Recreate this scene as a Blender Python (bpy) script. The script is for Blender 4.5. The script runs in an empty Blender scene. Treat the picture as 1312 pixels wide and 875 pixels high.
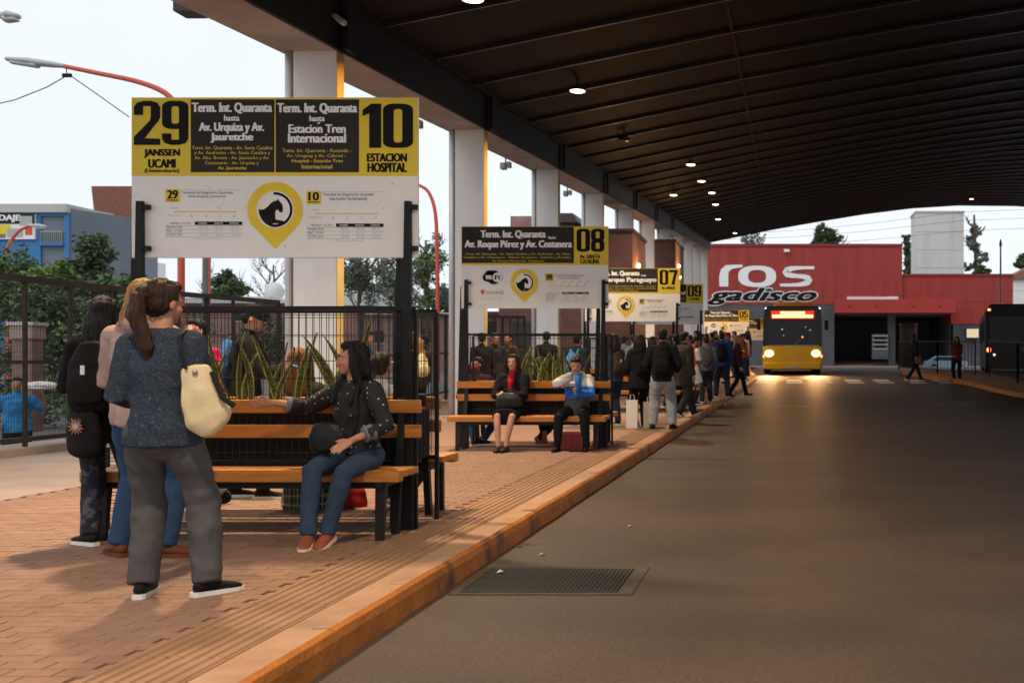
import bpy, bmesh, math, random
import numpy as np
from mathutils import Vector, Matrix, noise
R = math.radians
SC = bpy.context.scene
COL = SC.collection
random.seed(7)

# ------------------------------------------------------------------ camera
# world: X right of the road axis, Y distance along the road, Z up, platform top near the camera = 0
EYE = 1.22
cam_d = bpy.data.cameras.new("camera")
cam = bpy.data.objects.new("camera", cam_d)
COL.objects.link(cam)
cam.location = (0, 0, EYE)
cam.rotation_euler = (R(90), 0, 0)
cam_d.sensor_width = 36
cam_d.lens = 1400 / 1312 * 36
cam_d.shift_x = -347 / 1312
cam_d.shift_y = 26.5 / 1312
cam_d.clip_start = 0.1
cam_d.clip_end = 2000
cam_d.dof.use_dof = True
cam_d.dof.focus_distance = 7.9
cam_d.dof.aperture_fstop = 4.5
SC.camera = cam

# ------------------------------------------------------------------ world and sun
world = bpy.data.worlds.new("World")
SC.world = world
world.use_nodes = True
wn, wl = world.node_tree.nodes, world.node_tree.links
wn.clear()
SUN_EL, SUN_AZ = R(48), R(215)
sky = wn.new("ShaderNodeTexSky")
sky.sky_type = 'NISHITA'
sky.sun_disc = False
sky.sun_elevation = SUN_EL
sky.sun_rotation = SUN_AZ
wtc = wn.new("ShaderNodeTexCoord")
wno = wn.new("ShaderNodeTexNoise")
wno.inputs['Scale'].default_value = 1.6
wno.inputs['Detail'].default_value = 4
wl.new(wtc.outputs['Generated'], wno.inputs['Vector'])
wcr = wn.new("ShaderNodeValToRGB")
wcr.color_ramp.elements[0].position = .3
wcr.color_ramp.elements[0].color = (7.3, 7.9, 8.6, 1)
wcr.color_ramp.elements[1].position = .7
wcr.color_ramp.elements[1].color = (8.6, 8.9, 9.3, 1)
wl.new(wno.outputs['Fac'], wcr.inputs['Fac'])
wmx = wn.new("ShaderNodeMixRGB")
wmx.inputs['Fac'].default_value = .9
wl.new(sky.outputs['Color'], wmx.inputs['Color1'])
wl.new(wcr.outputs['Color'], wmx.inputs['Color2'])
wbg = wn.new("ShaderNodeBackground")
wbg.inputs['Strength'].default_value = .100
wo = wn.new("ShaderNodeOutputWorld")
wl.new(wmx.outputs['Color'], wbg.inputs['Color'])
wl.new(wbg.outputs['Background'], wo.inputs['Surface'])

sun_d = bpy.data.lights.new("sun", 'SUN')
sun_d.energy = .5
sun_d.angle = R(40)
sun_d.color = (1, .96, .9)
sun = bpy.data.objects.new("sun", sun_d)
COL.objects.link(sun)
sd = Vector((math.sin(SUN_AZ) * math.cos(SUN_EL), math.cos(SUN_AZ) * math.cos(SUN_EL), math.sin(SUN_EL)))
sun.rotation_euler = sd.to_track_quat('Z', 'Y').to_euler()
sun.location = (0, 0, 60)

SC.render.engine = 'CYCLES'
SC.view_settings.view_transform = 'Standard'
SC.view_settings.look = 'None'
SC.view_settings.exposure = .3
SC.view_settings.gamma = 1

# ------------------------------------------------------------------ helpers
def srgb(r, g, b):
    def f(c):
        c /= 255
        return c / 12.92 if c <= .04045 else ((c + .055) / 1.055) ** 2.4
    return (f(r), f(g), f(b), 1)

MATS = {}
def mat(name, c, rough=.7, c2=None, scale=4., detail=5., bump=0., bscale=None, metal=0., spec=.25, c4=None, s4=3., f4=(.66, .74),
        stretch=None, coord='Object', emit=None, estr=0., fac=(.35, .65), c3=None, s3=.4, f3=(.5, .7), sheen=0, alpha=None):
    """noise-mixed procedural material; c3 lays larger stains of a third colour over it"""
    if name in MATS: return MATS[name]
    m = bpy.data.materials.new(name)
    m.use_nodes = True
    n, l = m.node_tree.nodes, m.node_tree.links
    b = n['Principled BSDF']
    b.inputs['Roughness'].default_value = rough
    b.inputs['Metallic'].default_value = metal
    b.inputs['Specular IOR Level'].default_value = spec
    b.inputs['Base Color'].default_value = c
    if sheen: b.inputs['Sheen Weight'].default_value = sheen
    if emit:
        b.inputs['Emission Color'].default_value = emit
        b.inputs['Emission Strength'].default_value = estr
    if c2 or bump or c3:
        tc = n.new('ShaderNodeTexCoord')
        mp = n.new('ShaderNodeMapping')
        l.new(tc.outputs[coord] if coord != 'Pos' else n.new('ShaderNodeNewGeometry').outputs['Position'], mp.inputs['Vector'])
        if stretch: mp.inputs['Scale'].default_value = stretch
        src = None
        if c2:
            no = n.new('ShaderNodeTexNoise')
            no.inputs['Scale'].default_value = scale
            no.inputs['Detail'].default_value = detail
            no.inputs['Roughness'].default_value = .6
            l.new(mp.outputs['Vector'], no.inputs['Vector'])
            cr = n.new('ShaderNodeValToRGB')
            cr.color_ramp.elements[0].position = fac[0]
            cr.color_ramp.elements[1].position = fac[1]
            cr.color_ramp.elements[0].color = c
            cr.color_ramp.elements[1].color = c2
            l.new(no.outputs['Fac'], cr.inputs['Fac'])
            src = cr.outputs['Color']
        for c3, s3, f3 in ([(c3, s3, f3)] if c3 else []) + ([(c4, s4, f4)] if c4 else []):
            n3 = n.new('ShaderNodeTexNoise')
            n3.inputs['Scale'].default_value = s3
            n3.inputs['Detail'].default_value = 6
            l.new(mp.outputs['Vector'], n3.inputs['Vector'])
            r3 = n.new('ShaderNodeMapRange')
            r3.inputs['From Min'].default_value = f3[0]
            r3.inputs['From Max'].default_value = f3[1]
            l.new(n3.outputs['Fac'], r3.inputs['Value'])
            mx = n.new('ShaderNodeMixRGB')
            l.new(r3.outputs['Result'], mx.inputs['Fac'])
            if src: l.new(src, mx.inputs['Color1'])
            else: mx.inputs['Color1'].default_value = c
            mx.inputs['Color2'].default_value = c3
            src = mx.outputs['Color']
        if src: l.new(src, b.inputs['Base Color'])
        if bump:
            nb = n.new('ShaderNodeTexNoise')
            nb.inputs['Scale'].default_value = bscale or scale * 4
            nb.inputs['Detail'].default_value = 4
            l.new(mp.outputs['Vector'], nb.inputs['Vector'])
            bp = n.new('ShaderNodeBump')
            bp.inputs['Strength'].default_value = min(1, bump)
            bp.inputs['Distance'].default_value = .01
            l.new(nb.outputs['Fac'], bp.inputs['Height'])
            l.new(bp.outputs['Normal'], b.inputs['Normal'])
    MATS[name] = m
    return m

def cloth(name, rgb, rough=.9, var=.75, scale=9, bump=.35, bscale=240, **k):
    c = srgb(*rgb)
    c2 = tuple(x * var for x in c[:3]) + (1,)
    return mat(name, c, rough, c2, scale=scale, bump=bump, bscale=bscale, spec=.15, **k)

class MB:
    def __init__(s): s.v, s.f, s.m = [], [], []
    def add(s, vs, fs, mi=0):
        o = len(s.v)
        s.v += [tuple(v) for v in vs]
        s.f += [tuple(i + o for i in f) for f in fs]
        s.m += [mi] * len(fs)
    def box(s, x0, x1, y0, y1, z0, z1, mi=0):
        s.add([(x, y, z) for x in (x0, x1) for y in (y0, y1) for z in (z0, z1)],
              [(0, 1, 3, 2), (4, 6, 7, 5), (0, 4, 5, 1), (2, 3, 7, 6), (0, 2, 6, 4), (1, 5, 7, 3)], mi)
        return s
    def bar(s, p, q, w, h, up=(0, 0, 1), w2=None, h2=None, mi=0):
        p, q = Vector(p), Vector(q)
        d = (q - p).normalized()
        x = d.cross(Vector(up))
        if x.length < 1e-4: x = Vector((1, 0, 0))
        x.normalize()
        z = x.cross(d)
        w2 = w if w2 is None else w2
        h2 = h if h2 is None else h2
        vs = []
        for c, a, b in ((p, w, h), (q, w2, h2)):
            for i, j in ((-1, -1), (1, -1), (1, 1), (-1, 1)):
                vs.append(c + x * (i * a / 2) + z * (j * b / 2))
        s.add(vs, [(0, 1, 2, 3), (7, 6, 5, 4), (0, 4, 5, 1), (1, 5, 6, 2), (2, 6, 7, 3), (3, 7, 4, 0)], mi)
        return s
    def tube(s, pts, rad, n=8, ref=None, cap=True, mi=0, ca=1, cb=1):
        pts = [Vector(p) for p in pts]
        if not isinstance(rad, (list, tuple)): rad = [rad] * len(pts)
        rad = [(r, r) if not isinstance(r, (list, tuple)) else r for r in rad]
        rings, k = [], len(pts)
        prev = None
        T = []
        for i in range(k):
            t = (pts[min(i + 1, k - 1)] - pts[max(i - 1, 0)])
            T.append(t.normalized() if t.length > 1e-9 else Vector((0, 0, 1)))
        data = []
        if cap:
            r0 = min(rad[0])
            for a in (80, 50, 22):
                data.append((pts[0] - T[0] * r0 * ca * math.sin(R(a)), T[0], tuple(q * math.cos(R(a)) for q in rad[0])))
        for i in range(k): data.append((pts[i], T[i], rad[i]))
        if cap:
            r1 = min(rad[-1])
            for a in (22, 50, 80):
                data.append((pts[-1] + T[-1] * r1 * cb * math.sin(R(a)), T[-1], tuple(q * math.cos(R(a)) for q in rad[-1])))
        vs = []
        for c, t, r in data:
            rf = Vector(ref) if ref is not None else (prev if prev is not None else (Vector((1, 0, 0)) if abs(t.x) < .9 else Vector((0, 1, 0))))
            x = rf - t * rf.dot(t)
            x.normalize()
            prev = x
            y = t.cross(x)
            for j in range(n):
                a = 2 * math.pi * j / n
                vs.append(c + x * (r[0] * math.cos(a)) + y * (r[1] * math.sin(a)))
        fs = []
        for i in range(len(data) - 1):
            for j in range(n):
                a, b = i * n + j, i * n + (j + 1) % n
                fs.append((a, b, b + n, a + n))
        fs.append(tuple(reversed(range(n))))
        fs.append(tuple(range((len(data) - 1) * n, len(data) * n)))
        s.add(vs, fs, mi)
        return s
    def ell(s, c, r, M=None, n=16, k=10, mi=0):
        c = Vector(c)
        vs = []
        def tr(p):
            p = Vector((p[0] * r[0], p[1] * r[1], p[2] * r[2]))
            if M is not None: p = M @ p
            return c + p
        vs.append(tr((0, 0, 1)))
        for i in range(1, k):
            a = math.pi * i / k
            for j in range(n):
                b = 2 * math.pi * j / n
                vs.append(tr((math.sin(a) * math.cos(b), math.sin(a) * math.sin(b), math.cos(a))))
        vs.append(tr((0, 0, -1)))
        fs = [(0, 1 + j, 1 + (j + 1) % n) for j in range(n)]
        for i in range(k - 2):
            for j in range(n):
                a, b = 1 + i * n + j, 1 + i * n + (j + 1) % n
                fs.append((a, a + n, b + n, b))
        e = len(vs) - 1
        o = 1 + (k - 2) * n
        fs += [(e, o + (j + 1) % n, o + j) for j in range(n)]
        s.add(vs, fs, mi)
        return s
    def prism(s, poly, y0, y1, mi=0):
        """polygon in XZ extruded along Y"""
        n = len(poly)
        vs = [(p[0], y0, p[1]) for p in poly] + [(p[0], y1, p[1]) for p in poly]
        fs = [tuple(range(n)), tuple(reversed(range(n, 2 * n)))]
        fs += [(i, i + n, (i + 1) % n + n, (i + 1) % n) for i in range(n)]
        s.add(vs, fs, mi)
        return s
    def prismz(s, poly, z0, z1, mi=0):
        n = len(poly)
        vs = [(p[0], p[1], z0) for p in poly] + [(p[0], p[1], z1) for p in poly]
        fs = [tuple(reversed(range(n))), tuple(range(n, 2 * n))]
        fs += [(i, (i + 1) % n, (i + 1) % n + n, i + n) for i in range(n)]
        s.add(vs, fs, mi)
        return s
    def mesh(s, name, mats, smooth=False):
        me = bpy.data.meshes.new(name)
        me.from_pydata(s.v, [], s.f)
        for m in (mats if isinstance(mats, (list, tuple)) else [mats]): me.materials.append(m)
        if any(s.m): me.polygons.foreach_set('material_index', s.m)
        if smooth: me.polygons.foreach_set('use_smooth', [True] * len(me.polygons))
        bm = bmesh.new(); bm.from_mesh(me)
        bmesh.ops.recalc_face_normals(bm, faces=bm.faces)
        bm.to_mesh(me); bm.free()
        me.update()
        return me
    def build(s, name, mats, parent=None, loc=(0, 0, 0), smooth=False, bevel=0, rz=0):
        o = bpy.data.objects.new(name, s.mesh(name, mats, smooth))
        COL.objects.link(o)
        o.location = loc
        o.rotation_euler[2] = rz
        if parent: o.parent = parent
        if bevel:
            b = o.modifiers.new('bevel', 'BEVEL')
            b.width = bevel; b.segments = 2; b.limit_method = 'ANGLE'
        return o

def tag(o, label=None, cat=None, group=None, kind=None):
    if label: o['label'] = label
    if cat: o['category'] = cat
    if group: o['group'] = group
    if kind: o['kind'] = kind
    return o
def empty(name, loc, label=None, cat=None, group=None, rz=0, kind=None):
    o = bpy.data.objects.new(name, None)
    COL.objects.link(o)
    o.location = loc
    o.rotation_euler[2] = rz
    return tag(o, label, cat, group, kind)
def kids(o): return list(o.children)
def copy_tree(o, loc=None, parent=None):
    c = o.copy()
    COL.objects.link(c)
    if parent: c.parent = parent
    if loc is not None: c.location = loc
    for ch in kids(o): copy_tree(ch, None, c)
    return c
def share(name, me, parent, loc=(0, 0, 0), rot=None):
    o = bpy.data.objects.new(name, me)
    COL.objects.link(o)
    o.location = loc
    if rot: o.rotation_euler = rot
    if parent: o.parent = parent
    return o

RD = [-30, 16, 22, 28, 32, 40, 48, 60, 100, 900]
RZ = [0, 0, .10, .22, .36, .65, .86, .93, .95, .95]
def rise(d): return float(np.interp(d, RD, RZ))
KD = [-10, 5, 16, 20, 24, 28, 32, 36, 40, 43, 47, 60, 95]
KX = [-2.04, -2.04, -1.98, -1.87, -1.77, -1.66, -1.44, -1.17, -.98, -1.05, -1.35, -1.8, -2.0]
def kerbx(d): return float(np.interp(d, KD, KX))
def S(d): return 1400. / d
def PX(px, d): return (px - 1003) * d / 1400
def PZ(py, d): return EYE + (464 - py) * d / 1400
RX = [-7.2, -6.3, -1, 3, 7, 11, 15, 20, 26, 36]
RR = [.62, .72, 1.8, 2.5, 3.15, 3.65, 3.9, 3.85, 3.4, 1.8]
def eave(d): return 4.56 + .0665 * d
def roofz(x, d): return eave(d) + float(np.interp(x, RX, RR))
# ------------------------------------------------------------------ setting: ground, road, platform
M_ground = mat('ground soil', (.16, .12, .09, 1), .95, (.22, .2, .17, 1), scale=.5, bump=.4, bscale=8, coord='Pos')
M_asphalt_out = mat('street asphalt', (.12, .12, .12, 1), .9, (.17, .16, .155, 1), scale=1.2, bump=.4, bscale=60, coord='Pos')
M_road = mat('dusty road concrete', (.050, .037, .031, 1), .55, (.082, .059, .046, 1), scale=.9, detail=12, bump=.8, bscale=110, spec=.3, c4=(.030, .024, .021, 1), s4=70, f4=(.50, .72),
             coord='Pos', c3=(.125, .073, .040, 1), s3=.35, f3=(.42, .85), stretch=(.8, 1.1, 1))
M_plat = mat('dusty platform concrete', (.27, .158, .105, 1), .85, (.33, .195, .13, 1), scale=2.2, detail=8, bump=.3, bscale=90, coord='Pos',
             c3=(.27, .17, .12, 1), s3=.5, f3=(.5, .8), stretch=(.7, 1.5, 1))
M_bed = mat('paver bed', (.25, .15, .105, 1), .95, (.27, .165, .115, 1), scale=20, coord='Pos')
M_grey = mat('grey walkway', (.27, .21, .175, 1), .85, (.33, .26, .21, 1), scale=1.5, bump=.3, bscale=60, coord='Pos')
M_kerb = mat('kerb concrete', (.31, .185, .115, 1), .85, (.38, .235, .155, 1), scale=3, detail=8, bump=.5, bscale=70, coord='Pos', c3=(.24, .15, .1, 1), s3=2.5, f3=(.55, .8))
M_kpaint = mat('worn orange kerb paint', (.44, .15, .02, 1), .6, (.30, .10, .022, 1), scale=4, detail=8, bump=.7, bscale=30, coord='Pos', c3=(.07, .042, .028, 1), s3=1.7, f3=(.55, .68), c4=(.25, .14, .08, 1), s4=9, f4=(.62, .68))
M_tact = mat('tactile strip', (.28, .168, .105, 1), .8, (.225, .135, .085, 1), scale=3, detail=6, bump=.3, bscale=80, coord='Pos', c3=(.3, .18, .1, 1), s3=1.4, f3=(.5, .75))

def strip(name, xa, xb, dz, d0, d1, step, m, nx=1):
    mb = MB()
    ds = list(np.arange(d0, d1 + 1e-6, step))
    vs, fs = [], []
    for d in ds:
        a = xa(d) if callable(xa) else xa
        b = xb(d) if callable(xb) else xb
        for i in range(nx + 1): vs.append((a + (b - a) * i / nx, d, rise(d) + dz))
    w = nx + 1
    for j in range(len(ds) - 1):
        for i in range(nx): fs.append((j * w + i, j * w + i + 1, (j + 1) * w + i + 1, (j + 1) * w + i))
    mb.add(vs, fs)
    o = mb.build(name, m, smooth=True)
    return tag(o, kind='structure')
g = MB(); gv = []; gf = []
GX = [-900, -200, -60, -20, 20, 60, 200, 900]
GD = [-40, 0, 16, 22, 28, 32, 40, 48, 60, 100, 200, 500, 1500]
for d in GD:
    for x in GX: gv.append((x, d, rise(d) - .22))
for j in range(len(GD) - 1):
    for i in range(len(GX) - 1): gf.append((j * 8 + i, j * 8 + i + 1, (j + 1) * 8 + i + 1, (j + 1) * 8 + i))
g.add(gv, gf)
tag(g.build('ground', M_ground), kind='structure')
strip('road', lambda d: kerbx(d) - .05, 40, -.15, -12, 99, 1, M_road)
strip('forecourt', -30, 60, -.146, 94.2, 118.2, 2, M_grey)
strip('platform', lambda d: -9.6, lambda d: kerbx(d) - .1, -.012, -8, 92, 1, M_plat)
strip('street', -60, -10.6, -.16, -10, 40, 2, M_asphalt_out)
strip('walkway', -9.9, -6.9, .0, -8, 34, 1, M_grey)
# fence plinth
pl = MB().box(-10.55, -9.9, -8, 15.99, -.22, .10)
tag(pl.build('fence_plinth', M_grey), kind='structure')

# kerb: one stone per metre
kerb = empty('platform_kerb', (kerbx(6), 6, 0), 'long raised platform kerb with worn orange painted face beside the roadway', 'kerb')
random.seed(3)
def kerb_profile(x, z, w):
    return [(x - .12, z - .02), (x - .12, z + .0), (x - .04 + w, z + .002), (x - .012 + w, z - .012), (x + w, z - .05), (x + .004 + w, z - .165), (x - .12, z - .165)]
d = 2.0
while d < 62:
    L = 1.0 if d < 46 else 2.0
    mb = MB()
    ds = [d + .004, d + L / 3, d + 2 * L / 3, d + L - .004]
    j = random.uniform(-.004, .004)
    rings = [kerb_profile(kerbx(a) + .012 * noise.noise((a * 1.7, 0, 0)), rise(a) + j + .006 * noise.noise((a * 2.3, 4, 0)), 0) for a in ds]
    n = 7
    vs = [(p[0], ds[i], p[1]) for i, r in enumerate(rings) for p in r]
    fs, mi = [], []
    for i in range(3):
        for q in range(n):
            f = (i * n + q, i * n + (q + 1) % n, (i + 1) * n + (q + 1) % n, (i + 1) * n + q)
            mb.add([vs[t] for t in f], [(0, 1, 2, 3)], 1 if q in (2, 3, 4) else 0)
    mb.add([vs[t] for t in range(n)], [tuple(range(n))]); mb.add([vs[t] for t in range(3 * n, 4 * n)], [tuple(range(n))])
    me = bpy.data.meshes.new('kerb_stone')
    o = mb.build('kerb_stone', [M_kerb, M_kpaint], smooth=False)
    bm = bmesh.new(); bm.from_mesh(o.data); bmesh.ops.remove_doubles(bm, verts=bm.verts, dist=.0005)
    bmesh.ops.recalc_face_normals(bm, faces=bm.faces); bm.to_mesh(o.data); bm.free()
    o.parent = kerb
    o.location = (-kerb.location.x, -6, 0)
    d += L

# tactile strip: tiles with six ridges
tact = empty('tactile_strip', (-2.4, 6, 0), 'ribbed warning strip of ochre tiles running along the platform edge', 'paving')
tm = MB()
tm.box(-.21, .21, .003, .497, -.02, .001)
for i in range(7):
    x = -.18 + i * .06
    tm.prism([(x - .019, .001), (x - .012, .009), (x + .012, .009), (x + .019, .001)], .003, .497)
tme = tm.mesh('tactile_tile', M_tact)
for i in range(70):
    d = 2.5 + i * .5
    sh = math.atan2(kerbx(d + .5) - kerbx(d), .5)
    share('tactile_tile', tme, tact, (kerbx(d) - .45 + 2.4, d - 6, rise(d)), (math.atan2(rise(d + .5) - rise(d), .5), 0, -sh))
# plain margin between strip and kerb is the platform sheet raised
strip('platform_margin', lambda d: kerbx(d) - .66, lambda d: kerbx(d) - .1, -.003, -8, 60, .5, M_kerb)

# pavers in running bond, the near field
random.seed(5)
M_pav = [mat('paver_%d' % i, c, .85, tuple(x * .8 for x in c[:3]) + (1,), scale=7, bump=.35, bscale=110, coord='Pos', c3=(.21, .125, .085, 1), s3=.6, f3=(.45, .8), c4=(.16, .1, .07, 1), s4=5, f4=(.64, .72))
         for i, c in enumerate([(.262, .158, .110, 1), (.270, .163, .113, 1), (.257, .155, .108, 1), (.274, .166, .115, 1)])]
pave = empty('paved_floor', (-4.5, 6, 0), 'dusty orange brown concrete pavers laid in running bond on the platform', 'paving', kind='structure')
pme = []
for m in M_pav:
    t = MB()
    a, b, e = .0988, .0488, .0025
    t.add([(-a, -b, -.014), (a, -b, -.014), (a, b, -.014), (-a, b, -.014), (-a, -b, -.004), (a, -b, -.004), (a, b, -.004), (-a, b, -.004),
           (-a + e, -b + e, 0), (a - e, -b + e, 0), (a - e, b - e, 0), (-a + e, b - e, 0)],
          [(0, 1, 5, 4), (1, 2, 6, 5), (2, 3, 7, 6), (3, 0, 4, 7), (4, 5, 9, 8), (5, 6, 10, 9), (6, 7, 11, 10), (7, 4, 8, 11), (8, 9, 10, 11)])
    pme.append(t.mesh('paver', m))
cells = []
row = 0
y = 2.6
while y < 15.9:
    x = -6.85 + (.1 if row % 2 else 0)
    while x < -2.72:
        cells.append((x, y)); x += .2
    y += .1; row += 1
near = sorted([c for c in cells if c[1] > 4.55 and (c[0] * 1400 / c[1] + 1003) > -10 and c[1] < 6.6], key=lambda c: c[1])[:300]
ns = set(near)
rest = [MB() for _ in M_pav]
for c in cells:
    k = random.randrange(4); dz = random.uniform(-.0014, .0008)
    if c in ns:
        share('paver', pme[k], pave, (c[0] + 4.5, c[1] - 6, dz), (random.uniform(-.006, .006), random.uniform(-.006, .006), random.uniform(-.01, .01)))
    else:
        x, y = c; a, b, e = .0988, .0488, .0025
        rest[k].add([(x - a, y - b, -.012), (x + a, y - b, -.012), (x + a, y + b, -.012), (x - a, y + b, -.012),
                     (x - a + e, y - b + e, dz), (x + a - e, y - b + e, dz), (x + a - e, y + b - e, dz), (x - a + e, y + b - e, dz)],
                    [(0, 1, 5, 4), (1, 2, 6, 5), (2, 3, 7, 6), (3, 0, 4, 7), (4, 5, 6, 7)])
allr = MB()
for i, r_ in enumerate(rest):
    allr.add(r_.v, r_.f, i)
o = allr.build('distant_pavers', M_pav, pave, (4.5, -6, 0))
o['kind'] = 'stuff'
strip('platform_floor', -9.6, lambda d: kerbx(d) - .6, .0, 15.98, 92, 1, M_plat)

# crosswalk
M_white = mat('worn white road paint', (.62, .58, .52, 1), .8, (.4, .36, .31, 1), scale=9, coord='Pos', fac=(.45, .75))
cw = empty('crosswalk', (1, 40, rise(40) - .15), 'row of white painted crosswalk bars across the roadway before the bus', 'crosswalk', kind='structure')
for x in (979, 1018, 1056, 1095, 1133, 1174, 1211):
    X = PX(x, 40)
    mb = MB(); mb.add([(X - .3, 39, rise(39) - .145), (X + .3, 39, rise(39) - .145), (X + .3, 41.8, rise(41.8) - .145), (X - .3, 41.8, rise(41.8) - .145)], [(0, 1, 2, 3)])
    mb.build('painted_bar', M_white, cw, (-1, -40, -(rise(40) - .15)))
for k, (x, w, D_) in enumerate(((1012, .5, 28.0), (1222, .62, 28.6), (700, .10, 8.1))):
    X = PX(x, D_)
    if k == 2: continue
    mb = MB(); mb.add([(X - w, D_, rise(D_) - .1455), (X + w, D_, rise(D_) - .1455), (X + w * .9, D_ + .28, rise(D_ + .28) - .1455), (X - w * .9, D_ + .28, rise(D_ + .28) - .1455)], [(0, 1, 2, 3)])
    tag(mb.build('road_marking', mat('faded road paint', (.30, .26, .22, 1), .8, (.16, .13, .1, 1), scale=5, coord='Pos', fac=(.4, .7))), kind='structure')

# drain grate
M_iron = mat('dusty cast iron', (.022, .021, .022, 1), .6, (.04, .037, .036, 1), scale=6, bump=.3, bscale=60, metal=.3)
M_frame = mat('drain frame concrete', (.09, .07, .055, 1), .85, (.06, .048, .04, 1), scale=8, coord='Pos')
dr = empty('storm_drain', (-1.42, 6.85, -.15), 'dark rectangular storm drain grating set in the road beside the kerb', 'drain')
fm = MB(); x0, x1, y0, y1 = -.5, .44, -.37, .38
fm.box(x0 - .05, x1 + .09, y0 - .05, y0, -.02, .006); fm.box(x0 - .05, x1 + .09, y1, y1 + .05, -.02, .006)
fm.box(x0 - .05, x0, y0, y1, -.02, .0062); fm.box(x1, x1 + .09, y0, y1, -.02, .0062)
fm.build('frame', M_frame, dr)
MB().box(x0, x1, y0, y1, -.03, .0012).build('pan', M_iron, dr)
bm_ = MB().box(-.0115, .0115, y0 + .006, y1 - .006, .001, .007).mesh('grate_bar', M_iron)
for i in range(34): share('grate_bar', bm_, dr, (x0 + .02 + i * (x1 - x0 - .04) / 33, 0, 0))
# litter on the road
for i, (px, py, c, lab) in enumerate(((694, 711, (.22, .2, .18, 1), 'small scrap of dusty paper on the road above the drain'), (665, 701, (.03, .03, .03, 1), 'small dark scrap of litter on the road near the kerb'),
                                 (807, 675, (.2, .19, .18, 1), 'tiny pale scrap of litter farther out on the road'), (641, 735, (.7, .7, .7, 1), 'crumpled white wrapper lying on the drain grating'))):
    D_ = 1400 * 1.37 / (py - 464)
    mb = MB(); a = .022
    mb.add([(-a, -a * .7, 0.001), (a, -a, .012), (a * .8, a, .002), (-a * .6, a * .8, .015), (0, 0, .02)], [(0, 1, 4), (1, 2, 4), (2, 3, 4), (3, 0, 4), (0, 3, 2, 1)])
    tag(mb.build('litter', mat('litter%d' % i, c, .7), loc=(PX(px, D_), D_, -.149 + (.008 if i == 3 else 0))), lab, 'litter')

# ------------------------------------------------------------------ canopy
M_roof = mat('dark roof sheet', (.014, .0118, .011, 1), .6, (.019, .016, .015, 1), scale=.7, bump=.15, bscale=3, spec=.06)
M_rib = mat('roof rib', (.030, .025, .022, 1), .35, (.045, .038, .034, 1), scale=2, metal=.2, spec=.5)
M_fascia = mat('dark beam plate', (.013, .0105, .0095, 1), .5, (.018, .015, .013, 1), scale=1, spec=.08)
M_soffit = mat('pale beam soffit', (.40, .34, .31, 1), .6, (.48, .42, .39, 1), scale=1.5, c3=(.3, .22, .18, 1), s3=.7, f3=(.5, .8))
M_colp = mat('pale column paint', (.74, .73, .71, 1), .6, (.80, .79, .77, 1), scale=2.5, bump=.1, c3=(.58, .52, .47, 1), s3=1.2, f3=(.6, .85), stretch=(1, 1, .25))
M_pipe = mat('pipe paint', (.55, .55, .56, 1), .5, (.62, .62, .62, 1), scale=3)
M_yel_lamplit = mat('column yellow lamplit', (.50, .27, .05, 1), .5, (.55, .30, .05, 1), scale=3)  # strip paint turned more orange: lamp light put into the colour
M_yel2 = mat('column pale yellow', (.68, .52, .22, 1), .5, (.6, .45, .18, 1), scale=3)
canopy = empty('terminal_canopy', (0, 0, 0), 'huge dark vaulted metal canopy on pale columns over the bus lanes', 'canopy')
D0, BAY, NB = 0.0, 2.4, 39
pr = list(zip(RX[1:], RR[1:]))
pm = MB()
vs, fs = [], []
sl = .0665
for (x, z) in pr:
    for (y, dz) in ((.012, 0), (BAY - .012, 0), (BAY - .012, .1), (.012, .1)): vs.append((x, y, z + .0 + dz + sl * y))
k = len(pr)
for i in range(k - 1):
    for q in range(4): fs.append((i * 4 + q, i * 4 + (q + 1) % 4, (i + 1) * 4 + (q + 1) % 4, (i + 1) * 4 + q))
fs += [(0, 1, 2, 3), ((k - 1) * 4, (k - 1) * 4 + 3, (k - 1) * 4 + 2, (k - 1) * 4 + 1)]
pm.add(vs, fs)
panel_me = pm.mesh('roof_panel', M_roof)
rb = MB()
vs, fs = [], []
for (x, z) in pr:
    for (y, dz) in ((-.03, -.075), (.03, -.075), (.03, -.065), (.010, -.06), (.010, .06), (-.010, .06), (-.010, -.06), (-.03, -.065)): vs.append((x, y, z + dz + sl * y))
for i in range(k - 1):
    for q in range(8): fs.append((i * 8 + q, i * 8 + (q + 1) % 8, (i + 1) * 8 + (q + 1) % 8, (i + 1) * 8 + q))
fs += [tuple(range(8)), tuple(range((k - 1) * 8, k * 8))]
rb.add(vs, fs)
rib_me = rb.mesh('purlin', M_rib)
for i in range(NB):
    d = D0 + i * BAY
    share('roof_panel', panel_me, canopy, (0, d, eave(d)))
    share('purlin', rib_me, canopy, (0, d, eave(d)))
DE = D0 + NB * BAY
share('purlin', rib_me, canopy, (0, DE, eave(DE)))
# seam along the crease
sm = MB(); sm.bar((-1, D0, eave(D0) + 1.77), (-1, DE, eave(DE) + 1.77), .07, .04)
sm.build('ridge_seam', M_roof, canopy)
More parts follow.
